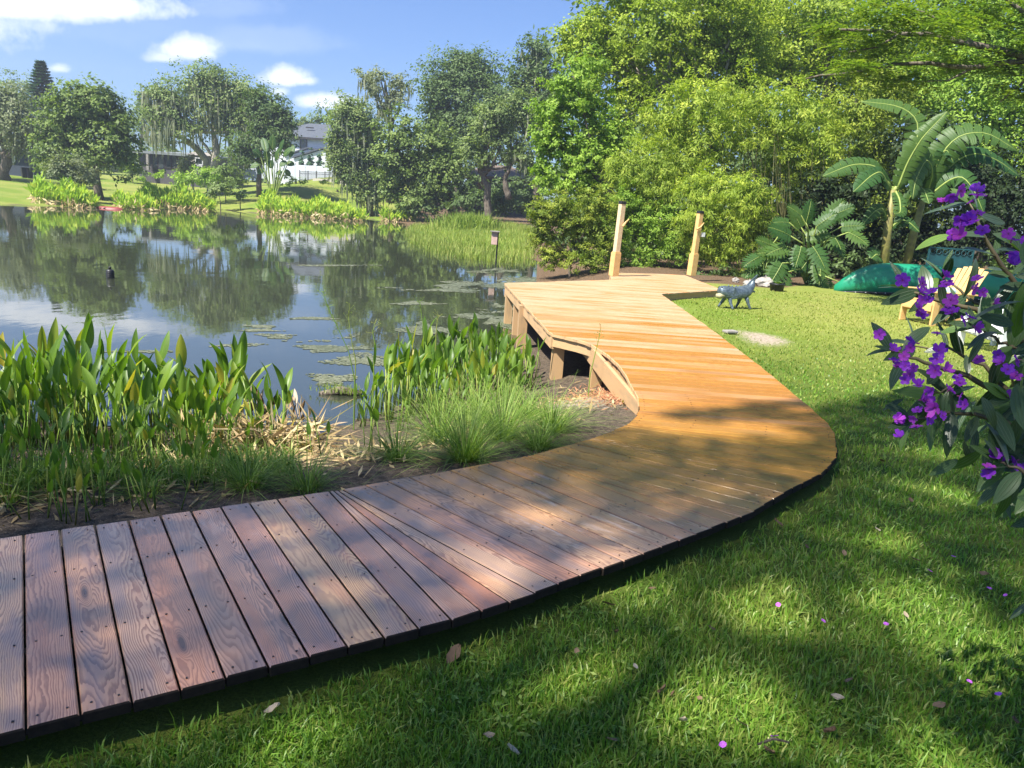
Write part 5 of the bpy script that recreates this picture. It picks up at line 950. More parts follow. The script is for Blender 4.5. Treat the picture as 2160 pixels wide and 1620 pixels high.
V = np.array(V).reshape(-1, 3); tag(link('dry_stalks', npmesh('dry_stalks', V, np.arange(len(V)).reshape(-1, 4), rnd=rn), None, [M['lf_dry']]), 'dry straw-coloured stalks and dead leaves heaped on the muddy bank', 'dry stalks', kind='stuff')
V = []; rn = []
for _ in range(1500):
    px, py = (random.gauss(1262, 45), random.gauss(812, 18)) if random.random() < .5 else (random.gauss(1300, 28), random.gauss(860, 14))
    p = atz(px, py, -.2)
    if pip(np.array([p[:2]]), SH)[0]: continue
    V.append(leaf_arrays(np.array([[p[0], p[1], tz(p[0], p[1])+.008]]), np.array([[random.uniform(-.4, .4), random.uniform(-.4, .4), 1.]]), random.uniform(.04, .12), random.uniform(.006, .018), 0)[0]); rn.append(random.random())
V = np.array(V).reshape(-1, 3); tag(link('bark_litter', npmesh('bark_litter', V, np.arange(len(V)).reshape(-1, 4), rnd=rn), None, [M['copper']]), 'reddish bark litter on the dry ground inside the curve of the dock', 'litter', kind='stuff')
def dead_plant(px, py, lab):
    p = atz(px, py, -.45); z = max(tz(p[0], p[1]), WZ); r = empty('dead_plant', (p[0], p[1], z), lab, 'dead plant', 'withered plants at the water edge')
    for i in range(9):
        a = random.random()*6.28; o = D.objects.new('dead_leaf', random.choice(PAD)); COL.objects.link(o); o.parent = r; o.scale = (.45, .3, random.uniform(.25, .42)); o.rotation_euler = (random.gauss(0, .5), random.gauss(0, .6), a)
        o.data = DEAD[i % len(DEAD)]
DEAD = []
for q in PAD[:4]:
    c = q.copy(); c.materials.clear(); c.materials.append(M['lit_leaf']); c.materials.append(M['lit_leaf']); DEAD.append(c)
dead_plant(640, 905, 'withered brown plant with curled leaves at the right end of the dry stalks'); dead_plant(600, 900, 'withered brown plant beside the lone tall paddle leaf'); dead_plant(540, 890, 'withered brown plant behind the yellowing paddle leaf')
# mossy log in the water
a = atz(715, 832, WZ); r = empty('floating_log', tuple(a), 'mossy brown clump of log lying in the water between the plant masses', 'log'); a = np.array(a)
b = MB()
for s in range(3): b.tube([a+[-.22+.05*s, -.05+.06*s, .0], a+[0, .02*s, .04], a+[.25, .05*s, .01]], [.03, .055, .025], 7)
b.build('log_wood', M['bark'], r, True); Q = a[:2]+rng.normal(size=(260, 2))*[.13, .07]
V, q, t_ = blades(np.column_stack([Q, np.full(260, WZ+.04)]), rng.uniform(.03, .1, 260), np.full(260, .008), np.full(260, .03)); tag(link('moss', npmesh('moss', V, [q, t_], rnd=rng.random(520)), r, [M['lf_marsh']]), kind='stuff')
# fountain-grass clumps
def clump(x, y, n, L_, label, m_='lf_clump', sq=1.0, wd_=.0032, up=1.0):
    z = max(tz(x, y), WZ)-.01; r = tag(link('grass_clump', clump_mesh(n, L_, wd_, up), None, [M[m_]]), label, 'grass clump', 'fountain grass clumps along the boardwalk'); r.location = (x, y, z); r.scale = (1, 1, sq); return r
def clump_mesh(n, L_, wd_, up):
    an = rng.random(n)*2*np.pi; el = np.clip(rng.normal(.92*up, .42, n), .15, 1.5); Ln = L_*rng.uniform(.4, 1.25, n); sd = np.stack([-np.sin(an), np.cos(an), 0*an], 1)*wd_; b0 = np.stack([np.cos(an), np.sin(an), 0*an], 1)*(rng.random(n)*.09)[:, None]
    rows = []; S = 5
    for i in range(S+1):
        t = i/S; out = Ln*np.cos(el)*t+Ln*.32*t*t*rng.uniform(.7, 1.1, n); h = Ln*np.sin(el)*t-Ln*.42*t**2.4*rng.uniform(.6, 1.2, n); c = b0+np.stack([np.cos(an)*out, np.sin(an)*out, np.maximum(h, .002)], 1); w_ = sd*(1-.85*t); rows.append((c-w_, c+w_))
    V = np.stack([x for rw in rows for x in rw], 1).reshape(-1, 3); i = np.arange(n)[:, None]*(2*S+2); Fq = np.concatenate([i+np.array([[2*k, 2*k+1, 2*k+3, 2*k+2]]) for k in range(S)])
    return npmesh('grass_clump', V, Fq, rnd=np.tile(rng.random(n), S))
for (x, y, n, L_, lab) in [(-.28, 4.95, 446, .66, 'largest fountain grass clump, half in shade at the boardwalk edge'), (-.05, 5.7, 403, .70, 'sunlit fountain grass clump behind the half-shaded one'), (.34, 5.85, 345, .56, 'rightmost fountain grass clump, arching toward the bare ground'), (-.55, 5.9, 331, .70, 'fountain grass clump on the water side of the largest one'), (-.3, 6.8, 331, .66, 'tall fountain grass clump at the foot of the sunlit water plants'), (.15, 6.7, 260, .5, 'thin pale grass clump beside the bare ground'), (-1.5, 4.2, 300, .36, 'low bluish grass clump against the boardwalk left of the bare mud'), (-1.15, 4.2, 240, .30, 'small grass clump where the straw meets the boardwalk'), (-2.0, 4.0, 160, .24, 'low grass clump in deep shade at the boardwalk edge'), (-.75, 5.0, 240, .42, 'narrow pale grass clump on the bare mud'), (.22, 5.3, 260, .36, 'short bright grass clump tucked against the boardwalk curve'), (-2.6, 3.75, 150, .22, 'dark weedy grass clump at the left end of the planting'), (-3.0, 3.4, 140, .2, 'grass clump at the left frame edge beside the boardwalk')]:
    clump(x, y, n, L_, lab)
n = 1700; px = rng.uniform(-60, 620, n); Q = np.array([atz(a_, 1085-a_*.09+abs(random.gauss(0, 45))*-1, -.1)[:2] for a_ in px]); Q = Q[~pip(Q, DECKPOLY)]; n = len(Q)
blade_obj('bank_weeds', np.column_stack([Q, terr(Q)]), rng.uniform(.05, .22, n), rng.uniform(.006, .014, n), rng.uniform(.03, .15, n), M['lf_clump'], rng.random(n), 'mixed low weeds under the water plants by the boardwalk', 'weeds')
# flowering stalks
for (pts, Y, lab) in [([(748, 800), (735, 740), (712, 690), (690, 645), (682, 615)], 7.2, 'tallest thin branching seed stalk rising left of the sunlit plants'), ([(750, 760), (742, 720), (735, 670), (738, 640)], 7.6, 'forked green seed stalk next to the tallest one'), ([(895, 700), (890, 670), (886, 640), (879, 632)], 9.2, 'single leaning bud stalk above the sunlit plants'), ([(920, 700), (922, 680), (925, 664)], 9.2, 'short dark seed spike above the sunlit plants'), ([(790, 720), (786, 700), (791, 678)], 7.8, 'brown dried flower stalk above the sunlit plants'), ([(1080, 720), (1062, 700), (1050, 682)], 10.2, 'leaning dry stalk beside the dock corner'), ([(1245, 790), (1262, 720), (1268, 690)], 8.0, 'pale grass stalk crossing the dock skirt')]:
    P = P2(pts, Y); g = P[0].copy(); g[2] = max(tz(g[0], g[1]), WZ); r = empty('seed_stalk', tuple(g), lab, 'seed stalk', 'seed stalks above the water plants'); MB().tube([g]+P, [.006]*2+[.004]*(len(P)-2)+[.002], 5).build('stalk', M['stem'], r)
    b = MB(); Tp = P[-1]
    for k in range(9):
        s = P[-2]+(Tp-P[-2])*random.uniform(-.2, 1); e = s+np.array([random.uniform(-.07, .07), random.uniform(-.04, .04), random.uniform(.0, .08)]); b.tube([s, e], .0016, 3); b.lathe(e, [(.002, -.004), (.005, 0), (.002, .005)], 5)
    b.build('seed_head', M['stem'], r)
# ------------------------------------------------------------------ lawn
def lawn():
    n = 290000; r = 1.75*np.exp(rng.random(n)*math.log(22/1.75)); th = np.radians(rng.uniform(-47, 66, n)); P = np.column_stack([r*np.sin(th), r*np.cos(th)])
    out = np.array([k[1] for k in key]); ok = ~pip(P, DECKPOLY); right = np.array([k[1] for k in key]+RE[1:]+[(4.6, 18.8), (30, 22), (30, -5), (-8, -5), (-5, -1)]); ok &= pip(P, right)
    ok &= ~((P[:, 1] > 19.2) & (P[:, 0] > 4) & (P[:, 0] < 7.8)); x, y = P[:, 0], P[:, 1]
    sl_ = np.exp(-(((x-3.45+.2*np.sin(y*2.1))/.5)**2+((y-11.2)/.9)**2)*1.2)+.8*np.exp(-(((x-2.95)/.3)**2+((y-14.2)/.5)**2)); ok &= rng.random(n) > np.clip(sl_*1.3, 0, .97)
    ok &= ~((pdist(P, np.array([k[1] for k in key]), False) < .10) & (rng.random(n) < .6))
    P = P[ok]; r = r[ok]; n = len(P); patch = .5+.5*lump(P*1.3); tall = .75+.45*patch
    Hh = np.where(r < 7, rng.uniform(.022, .062, n)*tall, rng.uniform(.02, .05, n)); Wd = rng.uniform(.0035, .0075, n)*(1+np.maximum(0, r-2)*.16); le_ = rng.uniform(.006, .038, n)
    wild = rng.random(n) < .012; Hh[wild] *= 1.7
    Pz = np.column_stack([P, terr(P)-.004]); pn = np.clip(.25+.5*patch+rng.normal(size=n)*.22, 0, 1); dry = rng.random(n) < .05; pn[dry] = rng.uniform(.85, 1, dry.sum())
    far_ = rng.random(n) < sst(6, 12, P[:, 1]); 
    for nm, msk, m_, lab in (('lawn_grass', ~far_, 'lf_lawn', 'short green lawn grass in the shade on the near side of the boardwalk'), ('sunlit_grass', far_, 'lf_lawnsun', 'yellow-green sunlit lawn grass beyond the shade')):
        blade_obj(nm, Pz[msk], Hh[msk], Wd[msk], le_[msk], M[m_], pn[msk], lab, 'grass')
lawn()
V = []; rn = []
for _ in range(420):
    th = random.uniform(-.5, .75); r_ = 1.8*math.exp(random.random()*1.6); x, y = r_*math.sin(th), r_*math.cos(th)
    if lump(np.array([[x*1.7, y*1.7]]))[0] < .1: continue
    if pip(np.array([[x, y]]), DECKPOLY)[0] or x < .62*y-1.9: continue
    for k in range(random.randint(4, 8)):
        a = random.random()*6.283; V.append(leaf_arrays(np.array([[x+random.gauss(0, .025), y+random.gauss(0, .025), tz(x, y)+random.uniform(.012, .035)]]), np.array([[random.uniform(-.5, .5), random.uniform(-.5, .5), 1.]]), random.uniform(.018, .036), random.uniform(.012, .02), 0, axis=np.array([[math.cos(a), math.sin(a), .2]]))[0]); rn.append(random.random())
V = np.array(V).reshape(-1, 3); tag(link('lawn_weeds', npmesh('lawn_weeds', V, np.arange(len(V)).reshape(-1, 4), rnd=rn), None, [M['lf_clump']]), 'small broad-leaved weeds growing among the lawn grass', 'weeds', kind='stuff')
# fallen leaves, petals, stick
def leaf_lit_mesh():
    V = []; n = 6; cu_ = random.uniform(.1, .7)
    for i in range(n+1):
        t = i/n; w_ = .27*math.sin(math.pi*min(.98, .04+.95*t))**.8
        for s in (-1, 0, 1): V.append((t-.5, s*w_*(1+random.uniform(-.15, .15)), cu_*(abs(s)*.22+.5*(t-.5)**2)+random.uniform(-.02, .02)))
    me = D.meshes.new('fallen_leaf'); me.from_pydata(V, [], [(3*i+j, 3*i+j+1, 3*i+j+4, 3*i+j+3) for i in range(n) for j in range(2)]); me.update(); return me
LIT = [leaf_lit_mesh() for _ in range(5)]
for q in LIT: q.materials.append(M['lit_leaf'])
big = {0: 'large curled grey-brown fallen leaf in the grass near the boardwalk', 1: 'round greyish fallen leaf in the dark grass, left of the other lawn leaves', 2: 'flat grey fallen leaf at the boardwalk edge by a sun patch'}
for i, (px, py, s) in enumerate([(957, 1385, .11), (577, 1502, .075), (1282, 1280, .085), (1375, 1247, .045), (1340, 1412, .045), (1475, 1478, .05), (1415, 1470, .045), (1398, 1462, .07), (1080, 1592, .06), (1440, 1525, .07), (1562, 1530, .08), (1750, 1548, .08), (1790, 1440, .05), (1766, 1475, .06), (1850, 1122, .06), (1640, 1110, .09), (1780, 1172, .06), (2075, 1215, .06), (1910, 1300, .05), (1030, 1560, .05), (1290, 1568, .07), (1700, 1160, .06), (2140, 1525, .06), (2150, 1418, .06), (1300, 1340, .05), (1216, 1380, .05), (1860, 975, .08), (1820, 935, .07), (1920, 1060, .07), (1930, 1185, .06), (1620, 1590, .07), (1500, 1330, .05), (1980, 1490, .07)]):
    p = atz(px, py, .03); o = D.objects.new('fallen_leaf', random.choice(LIT)); COL.objects.link(o); o.location = (p[0], p[1], tz(p[0], p[1])+.038); s *= .78; o.scale = (s, s, s); o.rotation_euler = (random.gauss(0, .4), random.gauss(0, .4), random.random()*6.28)
    tag(o, big.get(i, 'small dry fallen leaf lying on the shaded lawn, '+('low in the picture' if py > 1400 else 'in the middle of the shade' if py > 1200 else 'near the purple flowering shrub')), 'leaf', 'fallen leaves on the lawn')
for (px, py) in [(1640, 1283), (1735, 1316), (1868, 1322), (2085, 1247), (2043, 1443), (2105, 1470), (1523, 1578), (1633, 1560), (2120, 1262), (1960, 1210), (2010, 1180)]:
    p = atz(px, py, .04); o = D.objects.new('fallen_petal', LIT[0].copy()); o.data.materials.clear(); o.data.materials.append(M['petal_fallen']); COL.objects.link(o); o.location = (p[0], p[1], tz(p[0], p[1])+.052); o.scale = (.026, .04, .03); o.rotation_euler = (random.gauss(0, .4), random.gauss(0, .4), random.random()*6.28)
    tag(o, 'purple petal fallen on the shaded lawn, '+('low in the picture' if py > 1400 else 'on a sun patch' if px < 1800 else 'right of the sun patches'), 'petal', 'fallen purple petals')
p0, p1 = atz(1598, 1570, .04), atz(1665, 1566, .04); r = tag(MB().tube([p0+[0, 0, 0], (p0+p1)/2+[0, .01, .01], p1], [.004, .005, .003], 5).build('twig', M['bark_dark']), 'dark thin twig lying on the lawn at the bottom of the picture', 'twig')
p0 = atz(1540, 700, .03); tag(MB().box((p0[0], p0[1], .035), (.20, .13, .04), rz=.4).build('paving_chip', M['greywood'], bevel=.012), 'flat grey stone beside the boardwalk at the bare soil', 'stone')
# ------------------------------------------------------------------ sculpture
def sculpture():
    s = 14.6/F; c = at(1550, 622, 14.6); ax = Vector((.93, .36, 0)); sd = Vector((-ax.y, ax.x, 0)); gz = tz(c[0], c[1]); r = empty('animal_sculpture', (c[0], c[1], gz), 'blue-grey metal animal sculpture with splayed legs and upturned tail on the lawn', 'sculpture')
    o = Vector((c[0], c[1], gz)); P = lambda a, h, b_=0: o+(ax*a+sd*b_)*.92+Vector((0, 0, h))*.86
    vs = [P(.0, .34), P(-.17, .35), P(-.31, .38), P(-.41, .34), P(.18, .36), P(.31, .41), P(.39, .51), P(.42, .63), P(-.17, .24, .08), P(-.20, .13, .12), P(-.25, 0, .17), P(-.17, .24, -.08), P(-.16, .12, -.12), P(-.13, 0, -.18), P(.20, .26, .07), P(.20, .12, .11), P(.18, 0, .15), P(.24, .26, -.07), P(.28, .12, -.11), P(.33, 0, -.14)]
    ed = [(0, 1), (1, 2), (2, 3), (0, 4), (4, 5), (5, 6), (6, 7), (1, 8), (8, 9), (9, 10), (1, 11), (11, 12), (12, 13), (4, 14), (14, 15), (15, 16), (4, 17), (17, 18), (18, 19)]
    ra = [.115, .12, .125, .095, .12, .11, .075, .03, .045, .03, .024, .045, .03, .024, .045, .03, .022, .045, .03, .022]
    me = D.meshes.new('body'); me.from_pydata([tuple(v) for v in vs], ed, []); b = link('body', me, r, [M['metal']]); b.modifiers.new('skin', 'SKIN')
    for i, v in enumerate(me.skin_vertices[0].data): v.radius = (ra[i], ra[i]); v.use_root = i == 0
    q = b.modifiers.new('sub', 'SUBSURF'); q.levels = 2; q.render_levels = 2
    MB().tube([P(-.30, .30, -.06), P(-.39, .27, -.03), P(-.46, .275)], [.045, .055, .035], 8).build('jaw', M['jaw'], r, True)
    for h in (-.05, .05): MB().lathe(P(-.37, .455, h), [(.004, -.018), (.018, 0), (.004, .018)], 8).build('eye', M['black'], r, True)
    MB().poly([P(.22, .46), P(.33, .60), P(.50, .76), P(.44, .56), P(.22, .46, .02), P(.33, .60, .02), P(.50, .76, .02), P(.44, .56, .02)], [(3, 2, 1, 0), (4, 5, 6, 7), (0, 1, 5, 4), (1, 2, 6, 5), (2, 3, 7, 6), (3, 0, 4, 7)]).build('tail_fin', M['metal'], r)
    MB().box(P(.33, .385), (.24, .10, .03), rz=math.atan2(ax.y, ax.x)).build('tail_plate', M['metal'], r, bevel=.01)
    for k in range(5): MB().lathe(P(-.18+.09*k, .47+.01*(k == 0)), [(.02, 0), (.012, .02), (.002, .035)], 6).build('back_ridge', M['metal'], r, True)
sculpture()
# rock, pot, pipe
def rock(px, py, Y, sz, lab):
    p = at(px, py, Y); z = tz(p[0], p[1]); ph = rng.random(6)*6; V = []; n, m = 12, 8
    for i in range(m+1):
        for j in range(n):
            a, e = 2*math.pi*j/n, -math.pi/2+math.pi*i/m; d = np.array([math.cos(a)*math.cos(e), math.sin(a)*math.cos(e), math.sin(e)]); k = 1+.16*math.sin(3*a+ph[0])*math.cos(e*2+ph[1])+.12*math.sin(5*a+ph[2]+e*3)+.07*math.sin(9*a+7*e+ph[3]); V.append(tuple(np.array([p[0], p[1], z+sz[2]*.55])+d*k*np.array(sz)))
    b = MB(); b.poly(V, [(i*n+j, i*n+(j+1) % n, (i+1)*n+(j+1) % n, (i+1)*n+j) for i in range(m) for j in range(n)]); tag(b.build('rock', M['rock']), lab, 'rock', 'rocks at the lawn edge')
rock(1612, 605, 19.9, (.24, .2, .15), 'large pale rock at the lawn edge behind the sculpture tail'); rock(1578, 604, 19.6, (.14, .12, .10), 'smaller pale rock left of the large one behind the sculpture'); rock(1552, 590, 20.5, (.09, .08, .08), 'small grey stone at the bushes behind the dock corner')
p = at(1638, 612, 18.9); z = tz(p[0], p[1]); r = empty('plant_pot', (p[0], p[1], z), 'low round black plant pot on the grass in front of the philodendron', 'plant pot'); MB().lathe((p[0], p[1], z), [(.15, 0), (.175, .15), (.185, .16), (.185, .185), (.165, .185), (.16, .15)], 20).build('pot', M['black'], r, True); MB().lathe((p[0], p[1], z+.14), [(.16, 0), (.10, .02), (.01, .025)], 14).build('soil', M['soilpot'], r)
for k in range(7): place(LOBED[k % 3], 'leaf', r, (p[0], p[1], z+.16), (math.cos(k*.9), math.sin(k*.9), .8), (0, 0, 1), .16)
a, b_ = at(1560, 600, 20.6), at(1660, 568, 21.6); r = tag(MB().tube([a, (a+b_)/2, b_], .035, 8).build('drain_pipe', M['greywood'], smooth=True), 'long grey pole lying slanted behind the rocks at the foot of the philodendron', 'pole')
# teal rack behind the canoe
a = at(2000, 560, 23.2); z = tz(a[0], a[1]); r = empty('metal_rack', (a[0], a[1], z), 'dark teal metal panel with scalloped top edge in shade behind the canoe', 'rack'); x, y = a[0], a[1]; tp = at(2000, 524, 23.2)[2]; wv = 90*23.2/F
MB().box((x, y, (z+tp)/2-.05), (wv, .04, tp-z-.25)).build('panel', M['teal'], r); b = MB().bar((x-wv/2, y-.02, tp), (x+wv/2, y-.02, tp), .04, .04); b.build('top_rail', M['teal'], r)
for s in (-1, 1): MB().bar((x+s*wv/2, y-.02, z), (x+s*wv/2, y-.02, tp), .05, .05).build('side_rail', M['teal'], r)
for k in range(7):
    cx = x-wv/2+wv*(k+.5)/7; MB().tube([(cx+.07*math.cos(t), y-.03, tp-.11+.07*math.sin(t)) for t in np.linspace(0, 6.283, 11)], .015, 4, False).build('scroll', M['teal'], r)
# Adirondack chairs
def adirondack(label, o, rz, m_, cushion=True, sc=1.0):
    r = empty('adirondack_chair', (o[0], o[1], tz(o[0], o[1])), label, 'chair'); r.rotation_euler = (0, 0, rz); r.scale = (sc,)*3
    def part(nm, b, mm=None, bev=.008):
        q = D.objects.new(nm, b.mesh(nm)); COL.objects.link(q); q.parent = r; q.data.materials.append(mm or m_)
        if bev: k = q.modifiers.new('bevel', 'BEVEL'); k.width = bev; k.segments = 2
    for s in (-1, 1):
        part('leg', MB().bar((.42, s*.33, 0), (.42, s*.33, .54), .035, .13, up=(1, 0, 0)) if 0 else MB().box((.42, s*.33, .27), (.12, .035, .54)))
        part('side_rail', MB().poly([(.46, s*.30+d, z) for d in (-.0175, .0175) for z in (.22, .36)]+[(-.5, s*.30+d, z) for d in (-.0175, .0175) for z in (.0, .12)], [(0, 1, 3, 2), (4, 6, 7, 5), (0, 4, 5, 1), (2, 3, 7, 6), (1, 5, 7, 3), (0, 2, 6, 4)]))
        part('armrest', MB().poly([(.53, s*.33+d*.075, z) for z in (.545, .57) for d in (-1, 1)]+[(-.32, s*.36+d*.045, z) for z in (.525, .55) for d in (-1, 1)], [(0, 1, 3, 2), (4, 6, 7, 5), (0, 4, 5, 1), (2, 3, 7, 6), (1, 5, 7, 3), (0, 2, 6, 4)]))
        part('back_leg', MB().bar((-.24, s*.33, .0), (-.26, s*.33, .53), .10, .03, up=(0, 1, 0)))
    for k in range(6): x = .45-k*.115; part('seat_slat', MB().bar((x, -.31, .365-.10*(k*.115)*2.3), (x, .31, .365-.10*(k*.115)*2.3), .018, .095, up=(0, 0, 1)))
    for k in range(6):
        yy = -.25+k*.10; top_ = .98-.9*yy*yy; part('back_slat', MB().bar((-.17, yy*.9, .20), (-.17-.36*(top_-.2)/.72, yy*1.08, top_), .088, .02, up=(1, 0, 0)))
    part('back_brace', MB().bar((-.31, -.32, .50), (-.31, .32, .50), .04, .05)); part('front_apron', MB().box((.485, 0, .30), (.02, .62, .13)))
    if cushion:
        V = []; n = 8
        for i in range(n+1):
            for j in range(n+1): u, v = i/n*2-1, j/n*2-1; V.append((u*.2, v*.2, .075*((1-u**4)*(1-v**4))**.5))
        k0 = len(V); V += [(a_, b2, -c_) for a_, b2, c_ in V]; Fq = [(i*(n+1)+j, (i+1)*(n+1)+j, (i+1)*(n+1)+j+1, i*(n+1)+j+1) for i in range(n) for j in range(n)]; Fq += [tuple(x+k0 for x in f[::-1]) for f in Fq]
        q = empty('throw_pillow', (0, 0, 0), 'pale teal patterned pillow on the tan garden chair', 'pillow'); me = D.meshes.new('pillow_cover'); me.from_pydata(V, [], Fq); me.polygons.foreach_set('use_smooth', [True]*len(Fq)); me.update(); c_ = D.objects.new('pillow_cover', me); COL.objects.link(c_); c_.parent = q; me.materials.append(M['cushion'])
        Mr = wm(r) @ Matrix.Translation((-.10, .02, .45)) @ Matrix.Rotation(math.radians(-62), 4, 'Y'); q.matrix_world = Mr; q.location = Mr.to_translation(); q.rotation_euler = Mr.to_euler()
    return r
a = at(1975, 676, 14.5); adirondack('tan wooden garden armchair with slatted back on the lawn in front of the canoe', (a[0]+.02, a[1], 0), math.radians(197), M['adir'], True, 1.12)
a = at(2112, 735, 11.6); adirondack('white garden armchair at the right edge of the lawn behind the purple flowers', (a[0], a[1], 0), math.radians(200), M['white'], False, 1.05)
# ------------------------------------------------------------------ purple flowering shrub close to the viewer at the right
def tib_leaf(bend, asp):
    V = []; UV = []; n = 8
    for i in range(n+1):
        t = i/n; w_ = asp*.5*math.sin(math.pi*min(.995, .03+.96*t**.9))**.8
        for s, h in ((-1, .05), (-.5, .035), (0, -.0), (.5, .035), (1, .05)): V.append((t, s*w_, h*w_*5*.5-bend*t*t)); UV.append((t, .5+s*.5))
    me = D.meshes.new('leaf'); me.from_pydata(V, [], [(5*i+j, 5*i+j+1, 5*i+j+6, 5*i+j+5) for i in range(n) for j in range(4)]); uv = me.uv_layers.new(name='leaf')
    for l in me.loops: uv.data[l.index].uv = UV[l.vertex_index]
    me.polygons.foreach_set('use_smooth', [True]*(4*n)); me.update(); me.materials.append(M['tib']); return me
TL = [tib_leaf(b_, a_) for b_, a_ in ((.1, .34), (.3, .38), (.5, .32), (-.1, .36), (.2, .28))]
def flower_mesh(open_):
    V = []; Fq = []; mi = []
    for k in range(5):
        a = 2*math.pi*k/5+random.uniform(-.15, .15); n = 4; b = len(V); lift = open_+random.uniform(-.2, .2)
        for i in range(n+1):
            t = i/n; w_ = .27*math.sin(math.pi*(.08+.74*t))**1.0*(1.1 if t > .5 else 1)
            for s in (-1, 0, 1):
                rr = .06+.62*t; z = rr*math.tan(lift)*.6+.10*abs(s)*t+random.uniform(-.05, .05)*t; V.append((rr*math.cos(a)-s*w_*math.sin(a), rr*math.sin(a)+s*w_*math.cos(a), z))
        Fq += [(b+3*i+j, b+3*i+j+1, b+3*i+j+4, b+3*i+j+3) for i in range(n) for j in range(2)]
    mi = [0]*len(Fq); st = MB()
    for k in range(6): a = k*1.05; st.tube([(0, 0, 0), (.08*math.cos(a), .08*math.sin(a), .16), (.2*math.cos(a), .2*math.sin(a), .22)], .014, 3)
    st.tube([(0, 0, -.3), (0, 0, -.02)], [.05, .09], 6); b = len(V); V += st.v; Fq += [tuple(x+b for x in f) for f in st.f]; mi += [1]*len(st.f)
    me = D.meshes.new('flower'); me.from_pydata([tuple(map(float, p)) for p in V], [], Fq); me.polygons.foreach_set('material_index', mi); me.update(); me.materials.append(M['petal']); me.materials.append(M['stamen']); return me
FL = [flower_mesh(o_) for o_ in (.15, .4, .7, .25, 1.0)]
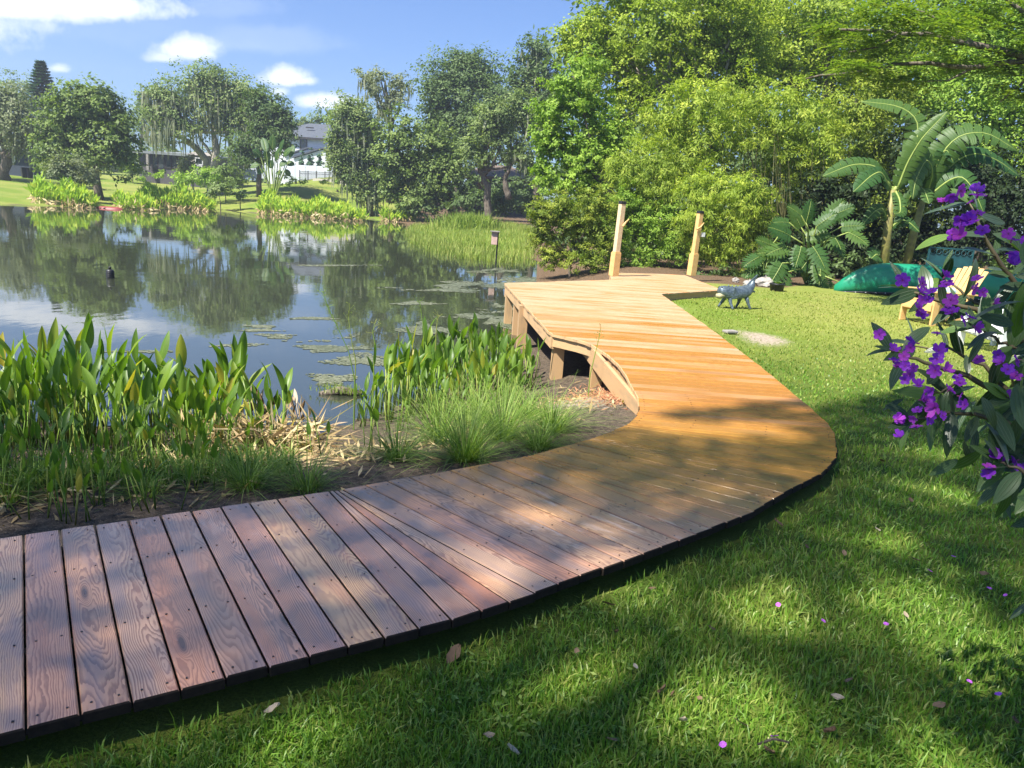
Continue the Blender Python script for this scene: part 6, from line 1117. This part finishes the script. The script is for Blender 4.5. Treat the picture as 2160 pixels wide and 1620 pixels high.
def tibouchina():
    base = (1.75, 1.55, tz(1.75, 1.55)); r = empty('flowering_shrub', base, 'shrub with velvety dark leaves and purple flowers close up at the right edge', 'flowering shrub'); Y = 2.05; st = MB(); SK = []
    def branch(pts, y0, y1, ra):
        n = len(pts); P = [at(x, y, y0+(y1-y0)*i/(n-1)) for i, (x, y) in enumerate(pts)]; Q = []
        for i in range(n-1):
            for t in (0, .25, .5, .75): Q.append(P[i]*(1-t)+P[i+1]*t+rng.normal(size=3)*.003)
        Q.append(P[-1]); st.tube(Q, [ra*(1-.72*i/(len(Q)-1)) for i in range(len(Q))], 6); SK.append(Q)
    for pts, y0, y1, ra in [([(2420, 1250), (2260, 980), (2140, 850), (2040, 790), (1950, 765), (1880, 740)], 1.9, 2.0, .012), ([(2400, 1100), (2240, 820), (2120, 680), (2030, 645), (1960, 628), (1915, 612)], 2.0, 2.15, .011), ([(2350, 950), (2220, 700), (2130, 580), (2075, 500), (2045, 430)], 2.05, 2.1, .010), ([(2420, 1200), (2220, 960), (2110, 885), (2010, 870), (1925, 885)], 1.75, 1.85, .010), ([(2400, 1250), (2230, 1060), (2150, 985), (2110, 975)], 1.65, 1.7, .009), ([(2300, 800), (2200, 620), (2150, 530)], 1.9, 1.9, .008), ([(2140, 850), (2080, 770), (2000, 735), (1930, 730)], 1.95, 2.1, .007), ([(2120, 680), (2060, 640), (2010, 600), (1990, 590)], 2.1, 2.2, .006), ([(2240, 820), (2160, 740), (2110, 720), (2060, 690)], 1.95, 2.0, .008), ([(2040, 790), (2000, 820), (1965, 835)], 1.97, 1.95, .005), ([(2260, 980), (2180, 880), (2130, 840)], 1.8, 1.8, .007)]: branch(pts, y0, y1, ra)
    st.tube([base, (1.72, 1.6, .45), at(2420, 1250, 1.85)], [.022, .02, .013], 7); st.tube([(1.73, 1.58, .3), (1.82, 1.75, .9), at(2400, 1100, 2.0)], [.018, .015, .012], 7); st.tube([(1.76, 1.62, .5), (1.9, 1.8, 1.1), at(2350, 950, 2.05)], [.016, .014, .011], 7)
    st.build('stems', M['twig'], r, True)
    CR, CU = Vector(cr), Vector(cu)
    def put(p, ang, L_, toward=0.0):
        d = CR*math.cos(ang)+CU*math.sin(ang)+Vector((0, -1, 0))*toward; place(random.choice(TL), 'leaf', r, p, d, (random.uniform(-.5, .5), random.uniform(-.9, .1), random.uniform(.25, 1)), L_)
    for Q in SK:
        n = len(Q); d = Vector(Q[-1]-Q[n//2]); a0 = math.atan2(d.dot(CU), d.dot(CR))
        for i in range(2, n, 2):
            for s in (-1, 1):
                if random.random() < .56: put(Q[i]+rng.normal(size=3)*.004, a0+s*random.uniform(.55, 1.35), random.uniform(.06, .115), random.uniform(-.4, .7))
        for _ in range(3): put(Q[-1], a0+random.uniform(-.9, .9), random.uniform(.05, .09), random.uniform(-.2, .5))
    for _ in range(80):   # hanging leaves in the dense right part
        px = 2180-abs(random.gauss(0, 62)); py = random.uniform(560, 1040); put(at(px, py, random.uniform(1.7, 2.3)), math.radians(random.choice((250, 270, 230, 215, 300, 20, 160, 190))+random.uniform(-25, 25)), random.uniform(.06, .115), random.uniform(-.4, .6))
    for _ in range(190):   # the rest of the shrub, beyond the picture's edge
        put(at(random.uniform(2165, 2560), random.uniform(480, 1330), random.uniform(1.55, 2.45)), random.uniform(0, 6.283), random.uniform(.06, .115), random.uniform(-.4, .6))
    for (px, py, an, L_) in [(2012, 668, 268, .15), (2040, 672, 330, .13), (2058, 545, 262, .14), (1990, 860, 235, .13), (2000, 890, 262, .13), (2060, 905, 255, .12), (2090, 930, 250, .12), (1905, 842, 195, .09), (2010, 495, 190, .15), (2100, 560, 340, .10), (2150, 470, 45, .13), (2120, 470, 170, .12), (1960, 690, 205, .13), (2130, 1010, 255, .11)]: put(at(px, py, 2.0), math.radians(an), L_*.72, .25)
    for (px, py) in [(2022, 400), (2010, 412), (2045, 432), (2060, 445), (2030, 460), (2048, 470), (2025, 490), (2140, 510), (2120, 495), (2150, 540), (2138, 555), (1905, 594), (1990, 583), (1945, 618), (1960, 630), (2008, 628), (2012, 655), (1935, 655), (2055, 605), (1858, 714), (1885, 735), (1900, 755), (1935, 730), (1985, 738), (1890, 772), (1925, 785), (1912, 800), (1965, 828), (1955, 845), (2020, 800), (2005, 822), (2025, 840), (1893, 884), (1928, 880), (1935, 898), (1962, 880), (2080, 985), (2100, 968), (2140, 970), (2155, 985), (2148, 1015), (2122, 1018), (2108, 748), (2118, 765), (2150, 760), (2115, 838), (2062, 690), (2095, 640), (1980, 760)]:
        p = at(px, py, random.uniform(1.66, 1.82)); [place(random.choice(FL), 'flower', r, p+rng.normal(size=3)*.016*q_, (random.uniform(-1, 1), random.uniform(-1, 1), random.uniform(-.5, .5)), (random.uniform(-.8, .3), random.uniform(-1, -.1), random.uniform(-.1, 1)), random.uniform(.016, .026)) for q_ in (.2, 1)]
tibouchina()
